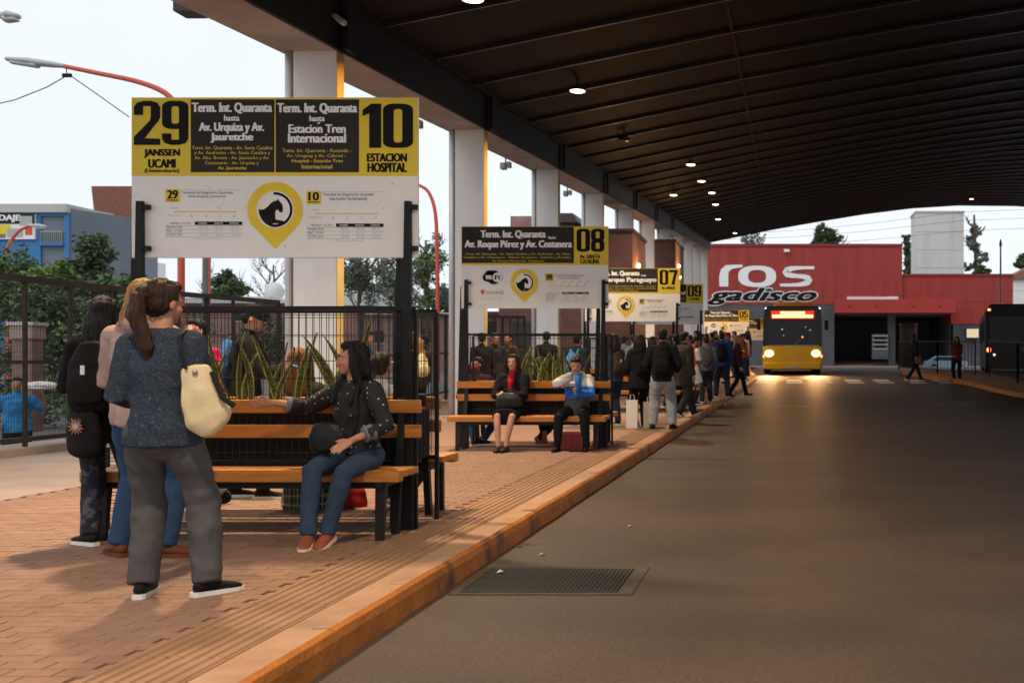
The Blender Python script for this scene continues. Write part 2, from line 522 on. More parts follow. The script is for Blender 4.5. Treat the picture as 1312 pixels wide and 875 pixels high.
# edge beam: pale soffit box with dark inner plate
eb = MB()
def quadbar(mb, x0, x1, za, zb, d0=D0, d1=DE):
    mb.add([(x0, d0, eave(d0) + za), (x1, d0, eave(d0) + za), (x1, d0, eave(d0) + zb), (x0, d0, eave(d0) + zb),
            (x0, d1, eave(d1) + za), (x1, d1, eave(d1) + za), (x1, d1, eave(d1) + zb), (x0, d1, eave(d1) + zb)],
           [(0, 1, 2, 3), (7, 6, 5, 4), (0, 4, 5, 1), (1, 5, 6, 2), (2, 6, 7, 3), (3, 7, 4, 0)])
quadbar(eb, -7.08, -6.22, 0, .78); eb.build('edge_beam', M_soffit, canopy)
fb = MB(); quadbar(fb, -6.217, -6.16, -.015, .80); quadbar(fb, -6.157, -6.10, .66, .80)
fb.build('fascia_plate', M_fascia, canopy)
random.seed(2)
for i in range(11):
    d = 15.3 + 7.55 * i
    h = eave(d) + .0
    zb = rise(d) - .05
    c = MB().box(-6.86, -6.25, 0, .25, zb, h + .01).build('column', M_colp, canopy, (0, d, 0), bevel=.008)
    MB().tube([(-6.945, .10, zb), (-6.945, .10, h)], .068, 14, cap=False).build('drain_pipe', M_pipe, c, smooth=True)
    MB().box(-6.249, -6.243, .004, .246, zb + 2.6 + .2, h - .01).build('lamplit_strip', M_yel_lamplit, c)  # upper length of the strip, lamp glow painted into its colour
    MB().box(-6.249, -6.243, .004, .246, zb, zb + 2.79).build('pale_strip', M_yel2, c)
    # flange plate behind pipe
    MB().box(-6.885, -6.862, -.006, .24, zb, h).build('flange', mat('flange', (.2, .15, .13, 1), .6), c)
    if i < 7:   # service bracket on the beam above each column
        MB().box(-6.095, -6.03, -.16, .16, h - .02, h + .66).build('splice_plate', M_fascia, canopy, (0, d, 0))
# columns on the far side of the road, outside the frame
for d in (8, 23, 38, 53, 68, 83):
    MB().box(35.2, 35.9, 0, .3, rise(d) - .2, eave(d) + 1.85).build('column', M_colp, canopy, (0, d, 0))

# ceiling lamps
M_lampbody = mat('lamp housing', (.05, .05, .05, 1), .4)
M_lampglow = mat('lamp glow', (.9, .8, .6, 1), .5, emit=(1, .80, .50, 1), estr=7)
LAMPS = [(-4.46, 15.7), (-4.44, 30.6), (-4.34, 23.1), (-3.26, 38.7), (-3.31, 44.5), (-4.76, 47.6), (-3.25, 50.0), (-3.46, 56.3), (-3.95, 66.6), (-3.68, 84.0), (14.5, 84.0),
         (-4.75, 9.2), (1.2, 7.2), (-2.2, 2.6)]  # last lamp is added out of view to brighten the board fronts
LL = ['nearest lit ceiling lamp cut off by the top of the picture', 'unlit dark ceiling fitting between the near lamps', 'large glowing round ceiling lamp nearest in full view', 'brightest of the far cluster of ceiling lamps', 'second ceiling lamp of the far cluster, lower right of the first',
      'ceiling lamp closest to the column row in the far cluster', 'tilted small ceiling lamp in the far cluster', 'small round ceiling lamp below the tilted one', 'small ceiling lamp deep under the canopy', 'last ceiling lamp of the left row near the far gable', 'lone ceiling lamp at the right near the far gable',
      'lit ceiling lamp above the first bench', 'lit ceiling lamp above the roadway near the viewer', 'added ceiling lamp out of view that fills the sign boards from the front']
LP = [520, 0, 520, 440, 360, 360, 330, 330, 300, 260, 140, 620, 170, 380]
for i, (x, d) in enumerate(LAMPS):
    z = roofz(x, d) - .25
    t = empty('ceiling_lamp', (x, d, z), LL[i], 'lamp', 'round lamps hung under the canopy')
    MB().tube([(0, 0, .30), (0, 0, .05)], .03, 8, cap=False).build('stem', M_lampbody, t)
    MB().tube([(0, 0, .10), (0, 0, .06), (0, 0, .03), (0, 0, -.02)], [.07, .12, .165, .175], 24, cap=False).build('housing', M_lampbody, t, smooth=False)
    if LP[i]:
        MB().ell((0, 0, -.022), (.155, .155, .03), n=24, k=8).build('diffuser', M_lampglow, t, smooth=True)
        ld = bpy.data.lights.new('lamp_light', 'AREA'); ld.shape = 'DISK'; ld.size = .34
        ld.energy = LP[i] * .5; ld.color = (1, .74, .47); ld.spread = R(125)
        lo = bpy.data.objects.new('lamp_light', ld); COL.objects.link(lo)
        lo.parent = t; lo.location = (0, 0, -.07)
    else:
        MB().ell((0, 0, -.022), (.155, .155, .03), n=24, k=8).build('diffuser', mat('dead lamp glass', (.1, .1, .1, 1), .2), t, smooth=True)
# small fittings on the beam
M_fit = mat('fitting grey', (.45, .43, .4, 1), .5)
f = empty('flood_light', (-6.02, 14.6, eave(14.6) + .33), 'small tubular spotlight fixed to the dark beam near the top', 'spotlight')
MB().tube([(0, 0, 0), (.05, -.02, -.02), (.10, -.03, -.05)], .015, 8).build('bracket', M_lampbody, f)
MB().tube([(.05, -.02, -.03), (.19, -.10, -.14)], [.035, .045], 12).build('spot_body', M_fit, f, smooth=True)
for i, d in enumerate((20.5, 27.2, 35)):
    f = empty('flood_light', (-6.9, d, eave(d)), ['white floodlight hanging under the beam left of the second column gap', 'white floodlight under the beam between second and third columns', 'white floodlight under the beam past the third column'][i], 'spotlight', 'floodlights under the edge beam')
    MB().tube([(0, 0, 0), (0, 0, -.22)], .02, 8).build('stem', M_fit, f)
    MB().box(-.12, .02, -.12, .1, -.36, -.2).build('lamp_box', M_fit, f, bevel=.02)
    MB().box(.05, .14, -.12, .06, -.32, -.18).build('junction_box', M_fit, f, bevel=.01)
f = empty('flood_light', (-7.18, 13.3, eave(13.3) + .12), 'small box fitting on the outer edge of the canopy beam', 'spotlight')
MB().box(-.16, .1, -.15, .15, -.12, .0).build('lamp_box', M_lampbody, f)
# ------------------------------------------------------------------ printed boards
M_bwhite = mat('board white', (.86, .86, .85, 1), .45, (.82, .82, .805, 1), scale=1.5, c3=(.74, .72, .69, 1), s3=3, f3=(.6, .85), c4=(.62, .58, .53, 1), s4=16, f4=(.68, .76))
M_byel = mat('board yellow', (.82, .61, .045, 1), .45, (.78, .57, .04, 1), scale=2)
M_bdark = mat('board dark', (.026, .021, .019, 1), .7, (.036, .03, .027, 1), scale=2)
M_tw = mat('print white', (.88, .88, .87, 1), .5)
M_ty = mat('print yellow', (.66, .50, .07, 1), .5)
M_tk = mat('print black', (.014, .012, .012, 1), .6, spec=.1)
M_tg = mat('print grey', (.20, .20, .20, 1), .5)
M_tl = mat('print light grey', (.45, .45, .44, 1), .5)
M_tr = mat('print red', (.70, .10, .05, 1), .5)
TC = {'w': M_tw, 'y': M_ty, 'k': M_tk, 'g': M_tg, 'l': M_tl, 'r': M_tr, 'Y': M_byel, 'D': M_bdark, 'W': M_bwhite}
TCACHE = {}
def textgeo(s, bold=.0, res=2, sp=1.0, shear=0):
    key = (s, bold, res, sp, shear)
    if key in TCACHE: return TCACHE[key]
    cu = bpy.data.curves.new('t', 'FONT')
    cu.body = s; cu.size = 1; cu.offset = bold; cu.resolution_u = res; cu.space_character = sp; cu.shear = shear
    ob = bpy.data.objects.new('t', cu); COL.objects.link(ob)
    dg = bpy.context.evaluated_depsgraph_get()
    me = bpy.data.meshes.new_from_object(ob.evaluated_get(dg))
    v = [(a.co.x, a.co.y) for a in me.vertices]
    f = [tuple(p.vertices) for p in me.polygons]
    bpy.data.objects.remove(ob); bpy.data.curves.remove(cu); bpy.data.meshes.remove(me)
    xs = [a[0] for a in v]; ys = [a[1] for a in v]
    x0, x1, y0, y1 = min(xs), max(xs), min(ys), max(ys)
    v = [((a[0] - x0) / (x1 - x0), (a[1] - y0) / (y1 - y0)) for a in v]
    TCACHE[key] = (v, f)
    return v, f
class Print:
    """flat print on a board; u right, v down, in layout units; lies on the plane y = yo - layer"""
    def __init__(s, sc, ox, oz, y, step=.0012): s.sc, s.ox, s.oz, s.y, s.mb, s.n, s.step = sc, ox, oz, y, {}, 0, step
    def pt(s, u, v, lay): return (s.ox + u * s.sc, s.y - lay * s.step, s.oz - v * s.sc)
    def poly(s, c, pts, lay=1):
        s.mb.setdefault(c, MB()).add([s.pt(u, v, lay) for u, v in pts], [tuple(range(len(pts)))])
    def rect(s, c, u0, v0, u1, v1, lay=1): s.poly(c, [(u0, v0), (u1, v0), (u1, v1), (u0, v1)], lay)
    def text(s, c, t, u0, v0, u1, v1, bold=.035, lay=2, sp=1.0, ang=0, shear=0):
        v, f = textgeo(t, 0, 2 if len(t) > 24 else 3, sp, shear)
        b = bold * 1.25 * (v1 - v0)
        sh = [(0, 0)] if bold < .025 else ([(-.5, 0), (.5, 0)] if len(t) > 24 and bold < .04 else [(-1, -.4), (-.4, .5), (.4, -.5), (1, .4), (-1, .45), (1, -.45)])
        b = min(b, (u1 - u0) / len(t) * .17)
        u0 += b; u1 -= b
        s.n += 1
        key = (c, s.n) if bold >= .03 else (c, 'fine')
        for j, (dx, dz) in enumerate(sh):
            l_ = lay + j * .09
            if ang:
                ca, sa = math.cos(R(ang)), math.sin(R(ang)); w, h = u1 - u0, v1 - v0
                P_ = [s.pt(u0 + a * w * ca + (q - 1) * h * sa, v1 - a * w * sa + (-q) * h * ca, l_) for a, q in v]
            else: P_ = [s.pt(u0 + a * (u1 - u0) + dx * b, v1 - q * (v1 - v0) + dz * b * .6, l_) for a, q in v]
            s.mb.setdefault(key, MB()).add(P_, f)
    def disc(s, c, u, v, r, lay=1, n=36, r0=0, a0=0, a1=360):
        if r0:
            for i in range(n):
                a, b = R(a0 + (a1 - a0) * i / n), R(a0 + (a1 - a0) * (i + 1) / n)
                s.poly(c, [(u + r * math.cos(a), v - r * math.sin(a)), (u + r * math.cos(b), v - r * math.sin(b)), (u + r0 * math.cos(b), v - r0 * math.sin(b)), (u + r0 * math.cos(a), v - r0 * math.sin(a))], lay)
        else: s.poly(c, [(u + r * math.cos(2 * math.pi * i / n), v - r * math.sin(2 * math.pi * i / n)) for i in range(n)], lay)
    def digits(s, t, u0, v0, u1, v1):
        n = len(t); W_ = (u1 - u0); gap = W_ * .035
        ws = [(.62 if ch == '1' else 1.0) for ch in t]
        unit = (W_ - gap * (n - 1)) / sum(ws); x = u0
        s.j = 0
        for ch, wk in zip(t, ws):
            w = unit * wk; h = v1 - v0
            M = lambda a, b: (x + a / .56 * w, v1 - b * h)
            def pl(pts):
                s.j += 1; s.poly('k', [M(*q) for q in pts], 2 + s.j * .12)
            def ring(b0, b1, r=.10):
                def rr(xa, xb, ya, yb, rx, ry):
                    o = []
                    for (cx, cy, a0) in ((xb - rx, yb - ry, 0), (xa + rx, yb - ry, 90), (xa + rx, ya + ry, 180), (xb - rx, ya + ry, 270)):
                        for i in range(6): o.append((cx + rx * math.cos(R(a0 + i * 18)), cy + ry * math.sin(R(a0 + i * 18))))
                    return o
                A = rr(0, .56, b0, b1, .20, .13); B = rr(.20, .36, b0 + .12, b1 - .12, .07, .05); m = len(A)
                for i in range(m): s.poly('k', [M(*A[i]), M(*A[(i + 1) % m]), M(*B[(i + 1) % m]), M(*B[i])], 2)
            if ch == '0': ring(0, 1)
            elif ch == '1': pl([(.20, 0), (.56, 0), (.56, 1), (.26, 1), (0, .86), (0, .72), (.20, .78)])
            elif ch == '8': ring(.46, 1); pl([(.05, .48), (.51, .48), (.51, .44), (.05, .44)]) ; ring(0, .52)
            elif ch == '9':
                ring(.36, 1); pl([(.36, .5), (.56, .6), (.56, .14), (.50, .04), (.36, 0), (.36, .3)]); pl([(.38, 0), (.38, .12), (.18, .12), (.18, 0)]); pl([(.20, 0), (.20, .26), (0, .26), (0, .14), (.06, .04)])
            elif ch == '2':
                pl([(0, .68), (0, .86), (.07, .96), (.20, 1), (.20, .68)]); pl([(.19, 1), (.37, 1), (.37, .88), (.19, .88)]); pl([(.36, 1), (.49, .96), (.56, .86), (.56, .62), (.50, .50), (.33, .52), (.36, .62)])
                pl([(.50, .52), (.33, .54), (0, .18), (0, 0), (.22, .14)]); pl([(0, 0), (.56, 0), (.56, .14), (0, .16)])
            elif ch == '7': pl([(0, 1), (.56, 1), (.56, .84), (0, .84)]); pl([(.56, .85), (.36, .85), (.14, 0), (.36, 0), (.42, .4)])
            elif ch == '3':
                pl([(0, .68), (0, .86), (.07, .96), (.20, 1), (.20, .68)]); pl([(.19, 1), (.37, 1), (.37, .88), (.19, .88)]); pl([(.36, 1), (.49, .96), (.56, .86), (.56, .60), (.48, .52), (.36, .52)])
                pl([(.24, .58), (.50, .58), (.50, .46), (.24, .46)]); pl([(.36, .50), (.48, .50), (.56, .42), (.56, .14), (.49, .04), (.36, 0)]); pl([(.19, 0), (.37, 0), (.37, .12), (.19, .12)]); pl([(0, .32), (0, .14), (.07, .04), (.20, 0), (.20, .32)])
            elif ch == '5':
                pl([(0, 1), (.54, 1), (.54, .85), (0, .85)]); pl([(0, .86), (.20, .86), (.18, .48), (0, .48)]); pl([(.15, .66), (.38, .66), (.50, .60), (.56, .5), (.36, .5), (.18, .53)]); pl([(.36, .52), (.56, .52), (.56, .14), (.49, .04), (.36, 0)])
                pl([(.19, 0), (.37, 0), (.37, .12), (.19, .12)]); pl([(0, .32), (0, .14), (.07, .04), (.20, 0), (.20, .32)])
            x += w + gap
    def flush(s, parent):
        nm = {'w': 'white_lettering', 'y': 'yellow_lettering', 'k': 'black_lettering', 'g': 'grey_lettering', 'l': 'fine_print', 'r': 'red_mark', 'Y': 'yellow_panel', 'D': 'dark_panel', 'W': 'white_disc'}
        for c, m in s.mb.items():
            k_ = c if isinstance(c, str) else c[0]
            o = m.build('fine_print' if c != k_ and c[1] == 'fine' else nm[k_], TC[k_], parent)
            if c == 'l' or (c != k_ and c[1] == 'fine'): o['kind'] = 'stuff'
def pin_logo(p, cx, cy, r):
    """yellow map pin with a crouching big cat and an open ring; r = pin radius"""
    k = r / 282.
    pts = []
    for a in range(-38, 219, 6): pts.append((cx + r * math.cos(R(a)), cy - r * math.sin(R(a))))
    pts.append((cx, cy + r * 1.42))
    p.poly('Y', pts, 1)
    p.disc('W', cx, cy, 190 * k, 2)
    C = lambda a, b: (cx + (a - 408) * k, cy + (b - 378) * k)
    p.disc('k', cx, cy, 178 * k, 3.2, r0=152 * k, a0=-60, a1=95, n=30)
    cat = [(240, 368), (262, 378), (300, 372), (335, 345), (365, 312), (395, 292), (425, 285), (440, 268), (450, 288), (470, 308), (485, 335), (488, 372), (484, 402),
           (455, 406), (448, 392), (440, 378), (425, 380), (412, 395), (410, 430), (412, 475), (450, 485), (495, 492), (520, 505), (500, 530), (460, 548), (408, 557), (360, 548), (310, 520), (270, 475), (248, 425)]
    p.poly('k', [C(*q) for q in cat], 3)
    p.poly('l', [C(375, 522), (C(410, 514)), C(450, 522), C(410, 530)], 4)
def mini_table(p, u, v, w, num, title1, title2, rich=True):
    """route strip with number box, header lines, diagram and timetable; w = width"""
    k = w / 325.
    p.rect('Y', u, v, u + 62 * k, v + 55 * k, 1)
    p.text('k', num, u + 8 * k, v + 5 * k, u + 54 * k, v + 40 * k, .05, 2)
    p.rect('k', u + 6 * k, v + 45 * k, u + 56 * k, v + 49 * k, 2)
    p.text('g', title1, u + 70 * k, v + 8 * k, u + 285 * k, v + 23 * k, .03, 1)
    p.text('g', title2, u + 98 * k, v + 25 * k, u + 255 * k, v + 38 * k, .03, 1)
    p.rect('l', u + 66 * k, v + 3 * k, u + 320 * k, v + 4.2 * k, 1)
    p.rect('Y', u + 35 * k, v + 93 * k, u + 300 * k, v + 97 * k, 1)
    if rich:
        for i, s in enumerate(('Av. Cabred', 'Av. Andresito', 'Santa Catalina', 'Av. Uruguay')):
            p.text('l', s, u + (110 + i * 60) * k, v + 55 * k, u + (170 + i * 60) * k, v + 66 * k, .01, 1, ang=50) if False else p.text('l', s, u + (112 + i * 58) * k, v + 74 * k, u + (168 + i * 58) * k, v + 86 * k, .012, 1, ang=50)
        p.text('l', 'FRECUENCIA', u + 22 * k, v + 76 * k, u + 58 * k, v + 83 * k, .01, 1)
        p.text('l', 'TIEMPO DE VIAJE', u + 10 * k, v + 108 * k, u + 64 * k, v + 115 * k, .01, 1)
    else:
        for i in range(4):
            a = u + (112 + i * 58) * k
            p.poly('l', [(a, v + 88 * k), (a + 34 * k, v + 50 * k), (a + 37 * k, v + 52 * k), (a + 4 * k, v + 89 * k)], 1)
    for i in range(4): p.text('l', str((5, 10, 15, 20)[i]), u + (106 + i * 60) * k, v + 108 * k, u + (117 + i * 60) * k, v + 118 * k, .01, 1)
    p.text('g', 'PRIMERO Y ULTIMO', u + 20 * k, v + 140 * k, u + 110 * k, v + 148 * k, .02, 1)
    p.rect('k', u + 125 * k, v + 137 * k, u + 325 * k, v + 151 * k, 1)
    for i, s in enumerate(('HABIL', 'SABADO', 'DOMINGO')): p.text('w', s, u + (140 + i * 66) * k, v + 140 * k, u + (178 + i * 66) * k, v + 148 * k, .02, 2)
    for r_ in range(4): p.rect('l', u, v + (153 + r_ * 16) * k, u + 325 * k, v + (154.6 + r_ * 16) * k, 1)
    for r_, s in enumerate(('PRIMERO 05:00', 'FREC. 15 MIN', 'ULTIMO 23:30')):
        p.text('g', s, u + 4 * k, v + (156 + r_ * 16) * k, u + 72 * k, v + (165 + r_ * 16) * k, .02, 1)
        for i in range(3): p.text('l', ('05:10', '10 / 15', '23:20')[r_], u + (145 + i * 66) * k, v + (156.5 + r_ * 16) * k, u + (178 + i * 66) * k, v + (164.5 + r_ * 16) * k, .015, 1)
    p.text('l', 'Horarios sujetos a modificacion', u + 125 * k, v + 207 * k, u + 240 * k, v + 214 * k, .01, 1)

def face_double(b, W, H, y):
    sc = W / 1208.
    p = Print(sc, -W / 2, H, y)
    V = 678.
    p.rect('Y', 0, 0, 1208, 330, .5)
    p.rect('D', 250, 8, 603, 315, 1); p.rect('D', 608, 8, 960, 315, 1)
    p.digits('29', 10, 14, 240, 200)
    p.text('k', 'JANSSEN', 52, 218, 205, 254, .06); p.text('k', 'UCAMI', 70, 260, 187, 296, .06); p.text('k', '(Universitario)', 55, 300, 202, 320, .04)
    p.text('w', 'Term. Int. Quaranta', 254, 22, 594, 68, .055); p.text('w', 'hasta', 390, 74, 456, 98, .05)
    p.text('w', 'Av. Urquiza y Av.', 284, 106, 560, 152, .055); p.text('w', 'Jauretche', 333, 150, 514, 190, .055)
    for i, (s, a, e) in enumerate((('Term. Int. Quaranta - Av. Santa Catalina', 254, 596), ('y Av. Andresito - Av. Santa Catalina y', 264, 586), ('Av. Alte. Brown - Av. Jauretche y Av.', 266, 582), ('Centenario - Av. Urquiza y', 310, 538), ('Av. Jauretche', 364, 486))):
        p.text('y', s, a, 204 + i * 21.5, e, 222 + i * 21.5, .03)
    p.text('w', 'Term. Int. Quaranta', 614, 24, 953, 70, .055); p.text('w', 'hasta', 750, 76, 816, 100, .05)
    p.text('w', 'Estacion Tren', 662, 114, 905, 149, .055); p.poly('w', [(783, 112), (789, 104), (799, 104), (790, 112)], 2); p.text('w', 'Internacional', 660, 152, 906, 190, .055)
    for i, (s, a, e) in enumerate((('Term. Int. Quaranta - Rotonda -', 636, 928), ('Av. Uruguay y Av. Cabred -', 655, 905), ('Hospital - Estación Tren', 676, 892), ('Internacional', 718, 848))):
        p.text('y', s, a, 216 + i * 22, e, 234 + i * 22, .03)
    p.digits('10', 975, 26, 1188, 212)
    p.text('k', 'ESTACION', 993, 236, 1163, 270, .06); p.text('k', 'HOSPITAL', 995, 276, 1163, 314, .06)
    pin_logo(p, 606, 473, 117)
    mini_table(p, 142, 386, 325, '29', 'Terminal de Integración Quaranta', 'hasta Urquiza y Jauretche')
    mini_table(p, 738, 394, 325, '10', 'Terminal de Integración Quaranta', 'hasta Estación Tren Internacional')
    p.rect('l', 0, 0, 1208, 1.5, 3); p.rect('l', 0, 676, 1208, 678, 3)
    p.flush(b)
def face_single(b, W, H, y, num, l1, l2, l3, dest, fine):
    sc = W / 1090.
    p = Print(sc, -W / 2, H, y)
    p.rect('Y', 0, 0, 1090, 288, .5)
    p.rect('D', 4, 3, 836, 272, 1)
    p.text('w', l1, 142, 30, 628, 92, .055); p.text('w', 'hasta', 645, 72, 702, 92, .05)
    p.text('w', l2, 24, 104, 822, 172, .055)
    for i, s in enumerate(fine): p.text('y', s, (30, 18, 228)[i], 196 + i * 26, (810, 812, 614)[i], 216 + i * 26, .035)
    p.digits(num, 856, 18, 1062, 188)
    p.text('k', dest[0], 878, 208, 1032, 238, .055)
    if len(dest) > 1: p.text('k', dest[1], 882, 244, 1026, 276, .055)
    # wireless logo
    p.disc('k', 208, 362, 36, 1); p.disc('k', 240, 378, 52, 1); p.disc('k', 275, 378, 32, 1); p.disc('k', 190, 378, 32, 1)
    p.disc('W', 268, 378, 36, 2, r0=27); p.disc('W', 268, 378, 29, 1.8)
    p.text('w', 'Wi', 178, 362, 226, 394, .07, 3); p.text('k', 'Fi', 248, 362, 288, 394, .06, 3)
    p.disc('r', 158, 484, 15, 1); p.disc('r', 160, 500, 6, 1)
    p.text('l', 'moovit', 182, 472, 316, 504, .03)
    p.text('l', 'Descargá la app gratis', 140, 524, 316, 534, .01, 1); p.text('l', 'y planificá tu viaje', 160, 538, 300, 547, .01, 1)
    pin_logo(p, 468, 418, 104)
    mini_table(p, 622, 350, 325, num, 'Terminal de Integración', 'hasta ' + dest[-1].title(), False)
    p.flush(b)
def face_nine(b, W, H, y, num, l2, dest):
    face_single(b, W, H, y, num, 'Term. Int. Quaranta', l2, '', dest, ('Term. Int. Quaranta - Av. Santa Catalina', 'Av. Quaranta - Av. Uruguay - Rotonda', 'Av. Jauretche'))

# ------------------------------------------------------------------ bench units
M_wood = mat('varnished bench wood', (.52, .215, .045, 1), .42, (.40, .15, .03, 1), scale=5, detail=7, bump=.15, bscale=60, stretch=(.6, 9, 9), c3=(.20, .07, .02, 1), s3=3, f3=(.55, .8))
M_steel = mat('black painted steel', (.009, .009, .010, 1), .42, (.015, .014, .014, 1), scale=3, bump=.1, spec=.2)
M_wire = mat('galvanised dark wire', (.045, .042, .04, 1), .45, metal=.5)
M_box = mat('planter box', (.012, .012, .012, 1), .7)
def bench(loc, rz, label, zr=0):
    t = empty('park_bench', loc, label, 'bench', 'wooden slat benches along the platform', rz)
    # local: front edge at y=0, back at y=.45
    for i in range(4):
        MB().box(-1.09, 1.09, .0 + i * .107, .097 + i * .107, .425 if i else .40, .475).build('seat_slat', M_wood, t, bevel=.008)
    for z in (.72, .90):
        MB().box(-1.09, 1.09, .452, .487, z - .048, z + .048).build('back_slat', M_wood, t, bevel=.008)
    for sx in (-.95, .95):
        f = MB()
        f.bar((sx, .03, 0), (sx - math.copysign(.0, sx), .07, .40), .035, .055, up=(1, 0, 0), w2=.055, h2=.07)
        f.build('leg', M_steel, t)
        b = MB().bar((sx, .33, 0), (sx, .40, .42), .05, .05, up=(1, 0, 0))
        b.bar((sx, .40, .41), (sx, .505, .97), .05, .05, up=(1, 0, 0))
        b.build('leg', M_steel, t)
        MB().bar((sx, .01, .385), (sx, .43, .385), .05, .045, up=(0, 0, 1)).build('seat_bracket', M_steel, t)
    MB().box(-.95, .95, .04, .075, .355, .395).build('stretcher', M_steel, t)
    MB().box(-.95, .95, .34, .372, .355, .395).build('stretcher', M_steel, t)
    return t
LEAFM = [mat('leaf green', (.035, .055, .02, 1), .5, (.13, .15, .06, 1), scale=30, stretch=(.6, .6, 2.6), fac=(.42, .58)), mat('leaf margin', (.42, .40, .06, 1), .5, (.34, .34, .07, 1), scale=10)]
def leaf_mesh(h, w, bend, tw):
    mb = MB(); n = 7; vs = []
    for i in range(n + 1):
        t = i / n
        ww = w * (1 - t ** 3) * (.75 + .5 * math.sin(t * 2.6)) * .5 + .001
        a = tw * t
        cx, cy = bend * t * t, .02 * math.sin(t * 3)
        for u in (-1, -.68, 0, .68, 1):
            vs.append((cx + u * ww * math.cos(a), cy + u * ww * math.sin(a) + (abs(u) - .5) * .012, h * t))
    for i in range(n):
        for j in range(4):
            a = i * 5 + j
            mb.add([vs[a], vs[a + 1], vs[a + 6], vs[a + 5]], [(0, 1, 2, 3)], 1 if j in (0, 3) else 0)
    return mb.mesh('leaf', LEAFM, True)
random.seed(11)
LEAVES = [leaf_mesh(random.uniform(.36, .66), random.uniform(.04, .06), random.uniform(-.2, .2), random.uniform(-.9, .9)) for _ in range(9)]
def planter(loc, label, plants, n, seed):
    t = empty('wire_planter', loc, label, 'planter', 'wire fenced planters between the benches')
    MB().box(-.98, .98, .60, 1.0, .50, .86).build('plant_box', M_box, t)
    MB().box(-.96, .96, .62, .98, .861, .875).build('soil', M_bed, t)
    for y in (.555, 1.045):
        for zz in (1.60, .47): MB().box(-1.02, 1.02, y - .012, y + .012, zz, zz + .03).build('frame_rail', M_steel, t)
    for x in (-1.02, 1.02):
        for y in (.555, 1.045): MB().box(x - .014, x + .014, y - .0145, y + .0145, 0, 1.605).build('corner_post', M_steel, t)
    w = MB()
    for y in (.56, 1.04):
        x = -.98
        while x < .99:
            w.box(x - .0021, x + .0021, y - .002, y + .002, .5, 1.6); x += .0545
        for z in (.56, .74, .92, 1.10, 1.23, 1.42, 1.565): w.box(-1.0, 1.0, y - .0045, y - .002, z - .0025, z + .0025)
    for x in (-1.01, 1.01):
        for k in range(8):
            y = .6 + k * .055; w.box(x - .002, x + .002, y - .002, y + .002, .5, 1.6)
    o = w.build('wire_mesh', M_wire, t); o['kind'] = 'stuff'
    rnd = random.Random(seed)
    for (x0, lab) in plants:
        p = empty('snake_plant', (loc[0] + x0, loc[1] + .8, loc[2] + .87), lab, 'plant', 'striped snake plants in the wire planters')
        for i in range(n):
            sc = rnd.uniform(.8, 1.15)
            o = share('leaf', rnd.choice(LEAVES), p, (rnd.uniform(-.16, .16), rnd.uniform(-.15, .15), 0), (rnd.uniform(-.2, .2), rnd.uniform(-.22, .22), rnd.uniform(0, 3.1)))
            o.scale = (sc, sc, sc)
    return t
def sign(loc, label, face, W=2.09, H=1.165, zb=1.985):
    t = empty('route_sign', loc, label, 'sign', 'route signs over the benches')
    for sx in (-1, 1):
        f = MB().bar((sx * .925, .50, 0), (sx * .945, .50, 2.39), .085, .03, up=(0, 1, 0), w2=.03, h2=.03) if False else MB()
        f.add([(sx * .975 - .055, .485, 0), (sx * .975 + .045, .485, 0), (sx * .975 + .045, .52, 0), (sx * .975 - .055, .52, 0),
               (sx * .975 - .015, .485, 2.39), (sx * .975 + .030, .485, 2.39), (sx * .975 + .03, .52, 2.39), (sx * .975 - .015, .52, 2.39)],
              [(3, 2, 1, 0), (4, 5, 6, 7), (0, 1, 5, 4), (1, 2, 6, 5), (2, 3, 7, 6), (3, 0, 4, 7)])
        q = f.build('post', M_steel, t)
        MB().box(sx * .975 + .03, sx * .975 + .075, .49, .523, 2.33, 2.365).build('bracket', M_steel, q)
        MB().box(sx * .975 + .033, sx * .975 + .078, .49, .523, 2.03, 2.065).build('bracket', M_steel, q)
        g_ = MB().bar((sx * .975 - .115, .60, 0), (sx * .975 - .075, .60, 2.3), .085, .03, up=(0, 1, 0), w2=.05, h2=.03)
        g_.build('rear_post', M_steel, t)
    b = MB().box(-W / 2, W / 2, .53, .555, 0, H).build('board', M_bwhite, t, (0, 0, zb))
    face(b, W, H, .529)
    return t
UN = [  # Xc, y0, label stem
    (-3.71, 7.45, 'first'), (-3.53, 15.02, 'second'), (-3.30, 23.45, 'third'), (-3.36, 31.2, 'fourth'), (-2.62, 50.5, 'fifth'), (-2.25, 58.5, 'sixth')]
FN1 = ('Term. Int. Quaranta - Av. Santa Catalina y Av. Andresito - Av. Santa', 'Catalina y Av. Chacabuco - Palacio de Justicia - Santa Fe y Posadas', 'Av. Roque Pérez y Av. Costanera')
z = [rise(u[1]) for u in UN]
sign((UN[0][0], UN[0][1], 0), 'large yellow and white route sign for lines 29 and 10 above the nearest bench', face_double)
sign((UN[1][0], UN[1][1], 0), 'yellow and black route sign for line 08 above the second bench', lambda b, W, H, y: face_single(b, W, H, y, '08', 'Term. Int. Quaranta', 'Av. Roque Pérez y Av. Costanera', '', ('Av. SANTA', 'CATALINA'), FN1))
sign((UN[2][0], UN[2][1], z[2]), 'route sign for line 07 behind the 08 sign over the queue', lambda b, W, H, y: face_single(b, W, H, y, '07', 'Term. Int. Quaranta', 'Av. y Parque Paraguayo', '', ('Av. LAVALLE',), FN1))
sign((UN[3][0], UN[3][1], z[3]), 'route sign for line 09 partly hidden behind the 07 sign', lambda b, W, H, y: face_nine(b, W, H, y, '09', 'Av. Jauretche y Av. Cabred', ('Av. CENTENARIO',)))
sign((UN[4][0], UN[4][1], z[4] - .38), 'small distant route sign for line 05 above the crowd', lambda b, W, H, y: face_nine(b, W, H, y, '05', 'Av. Roque Sáenz Peña y Av. Mitre', ('Av. MITRE',)))
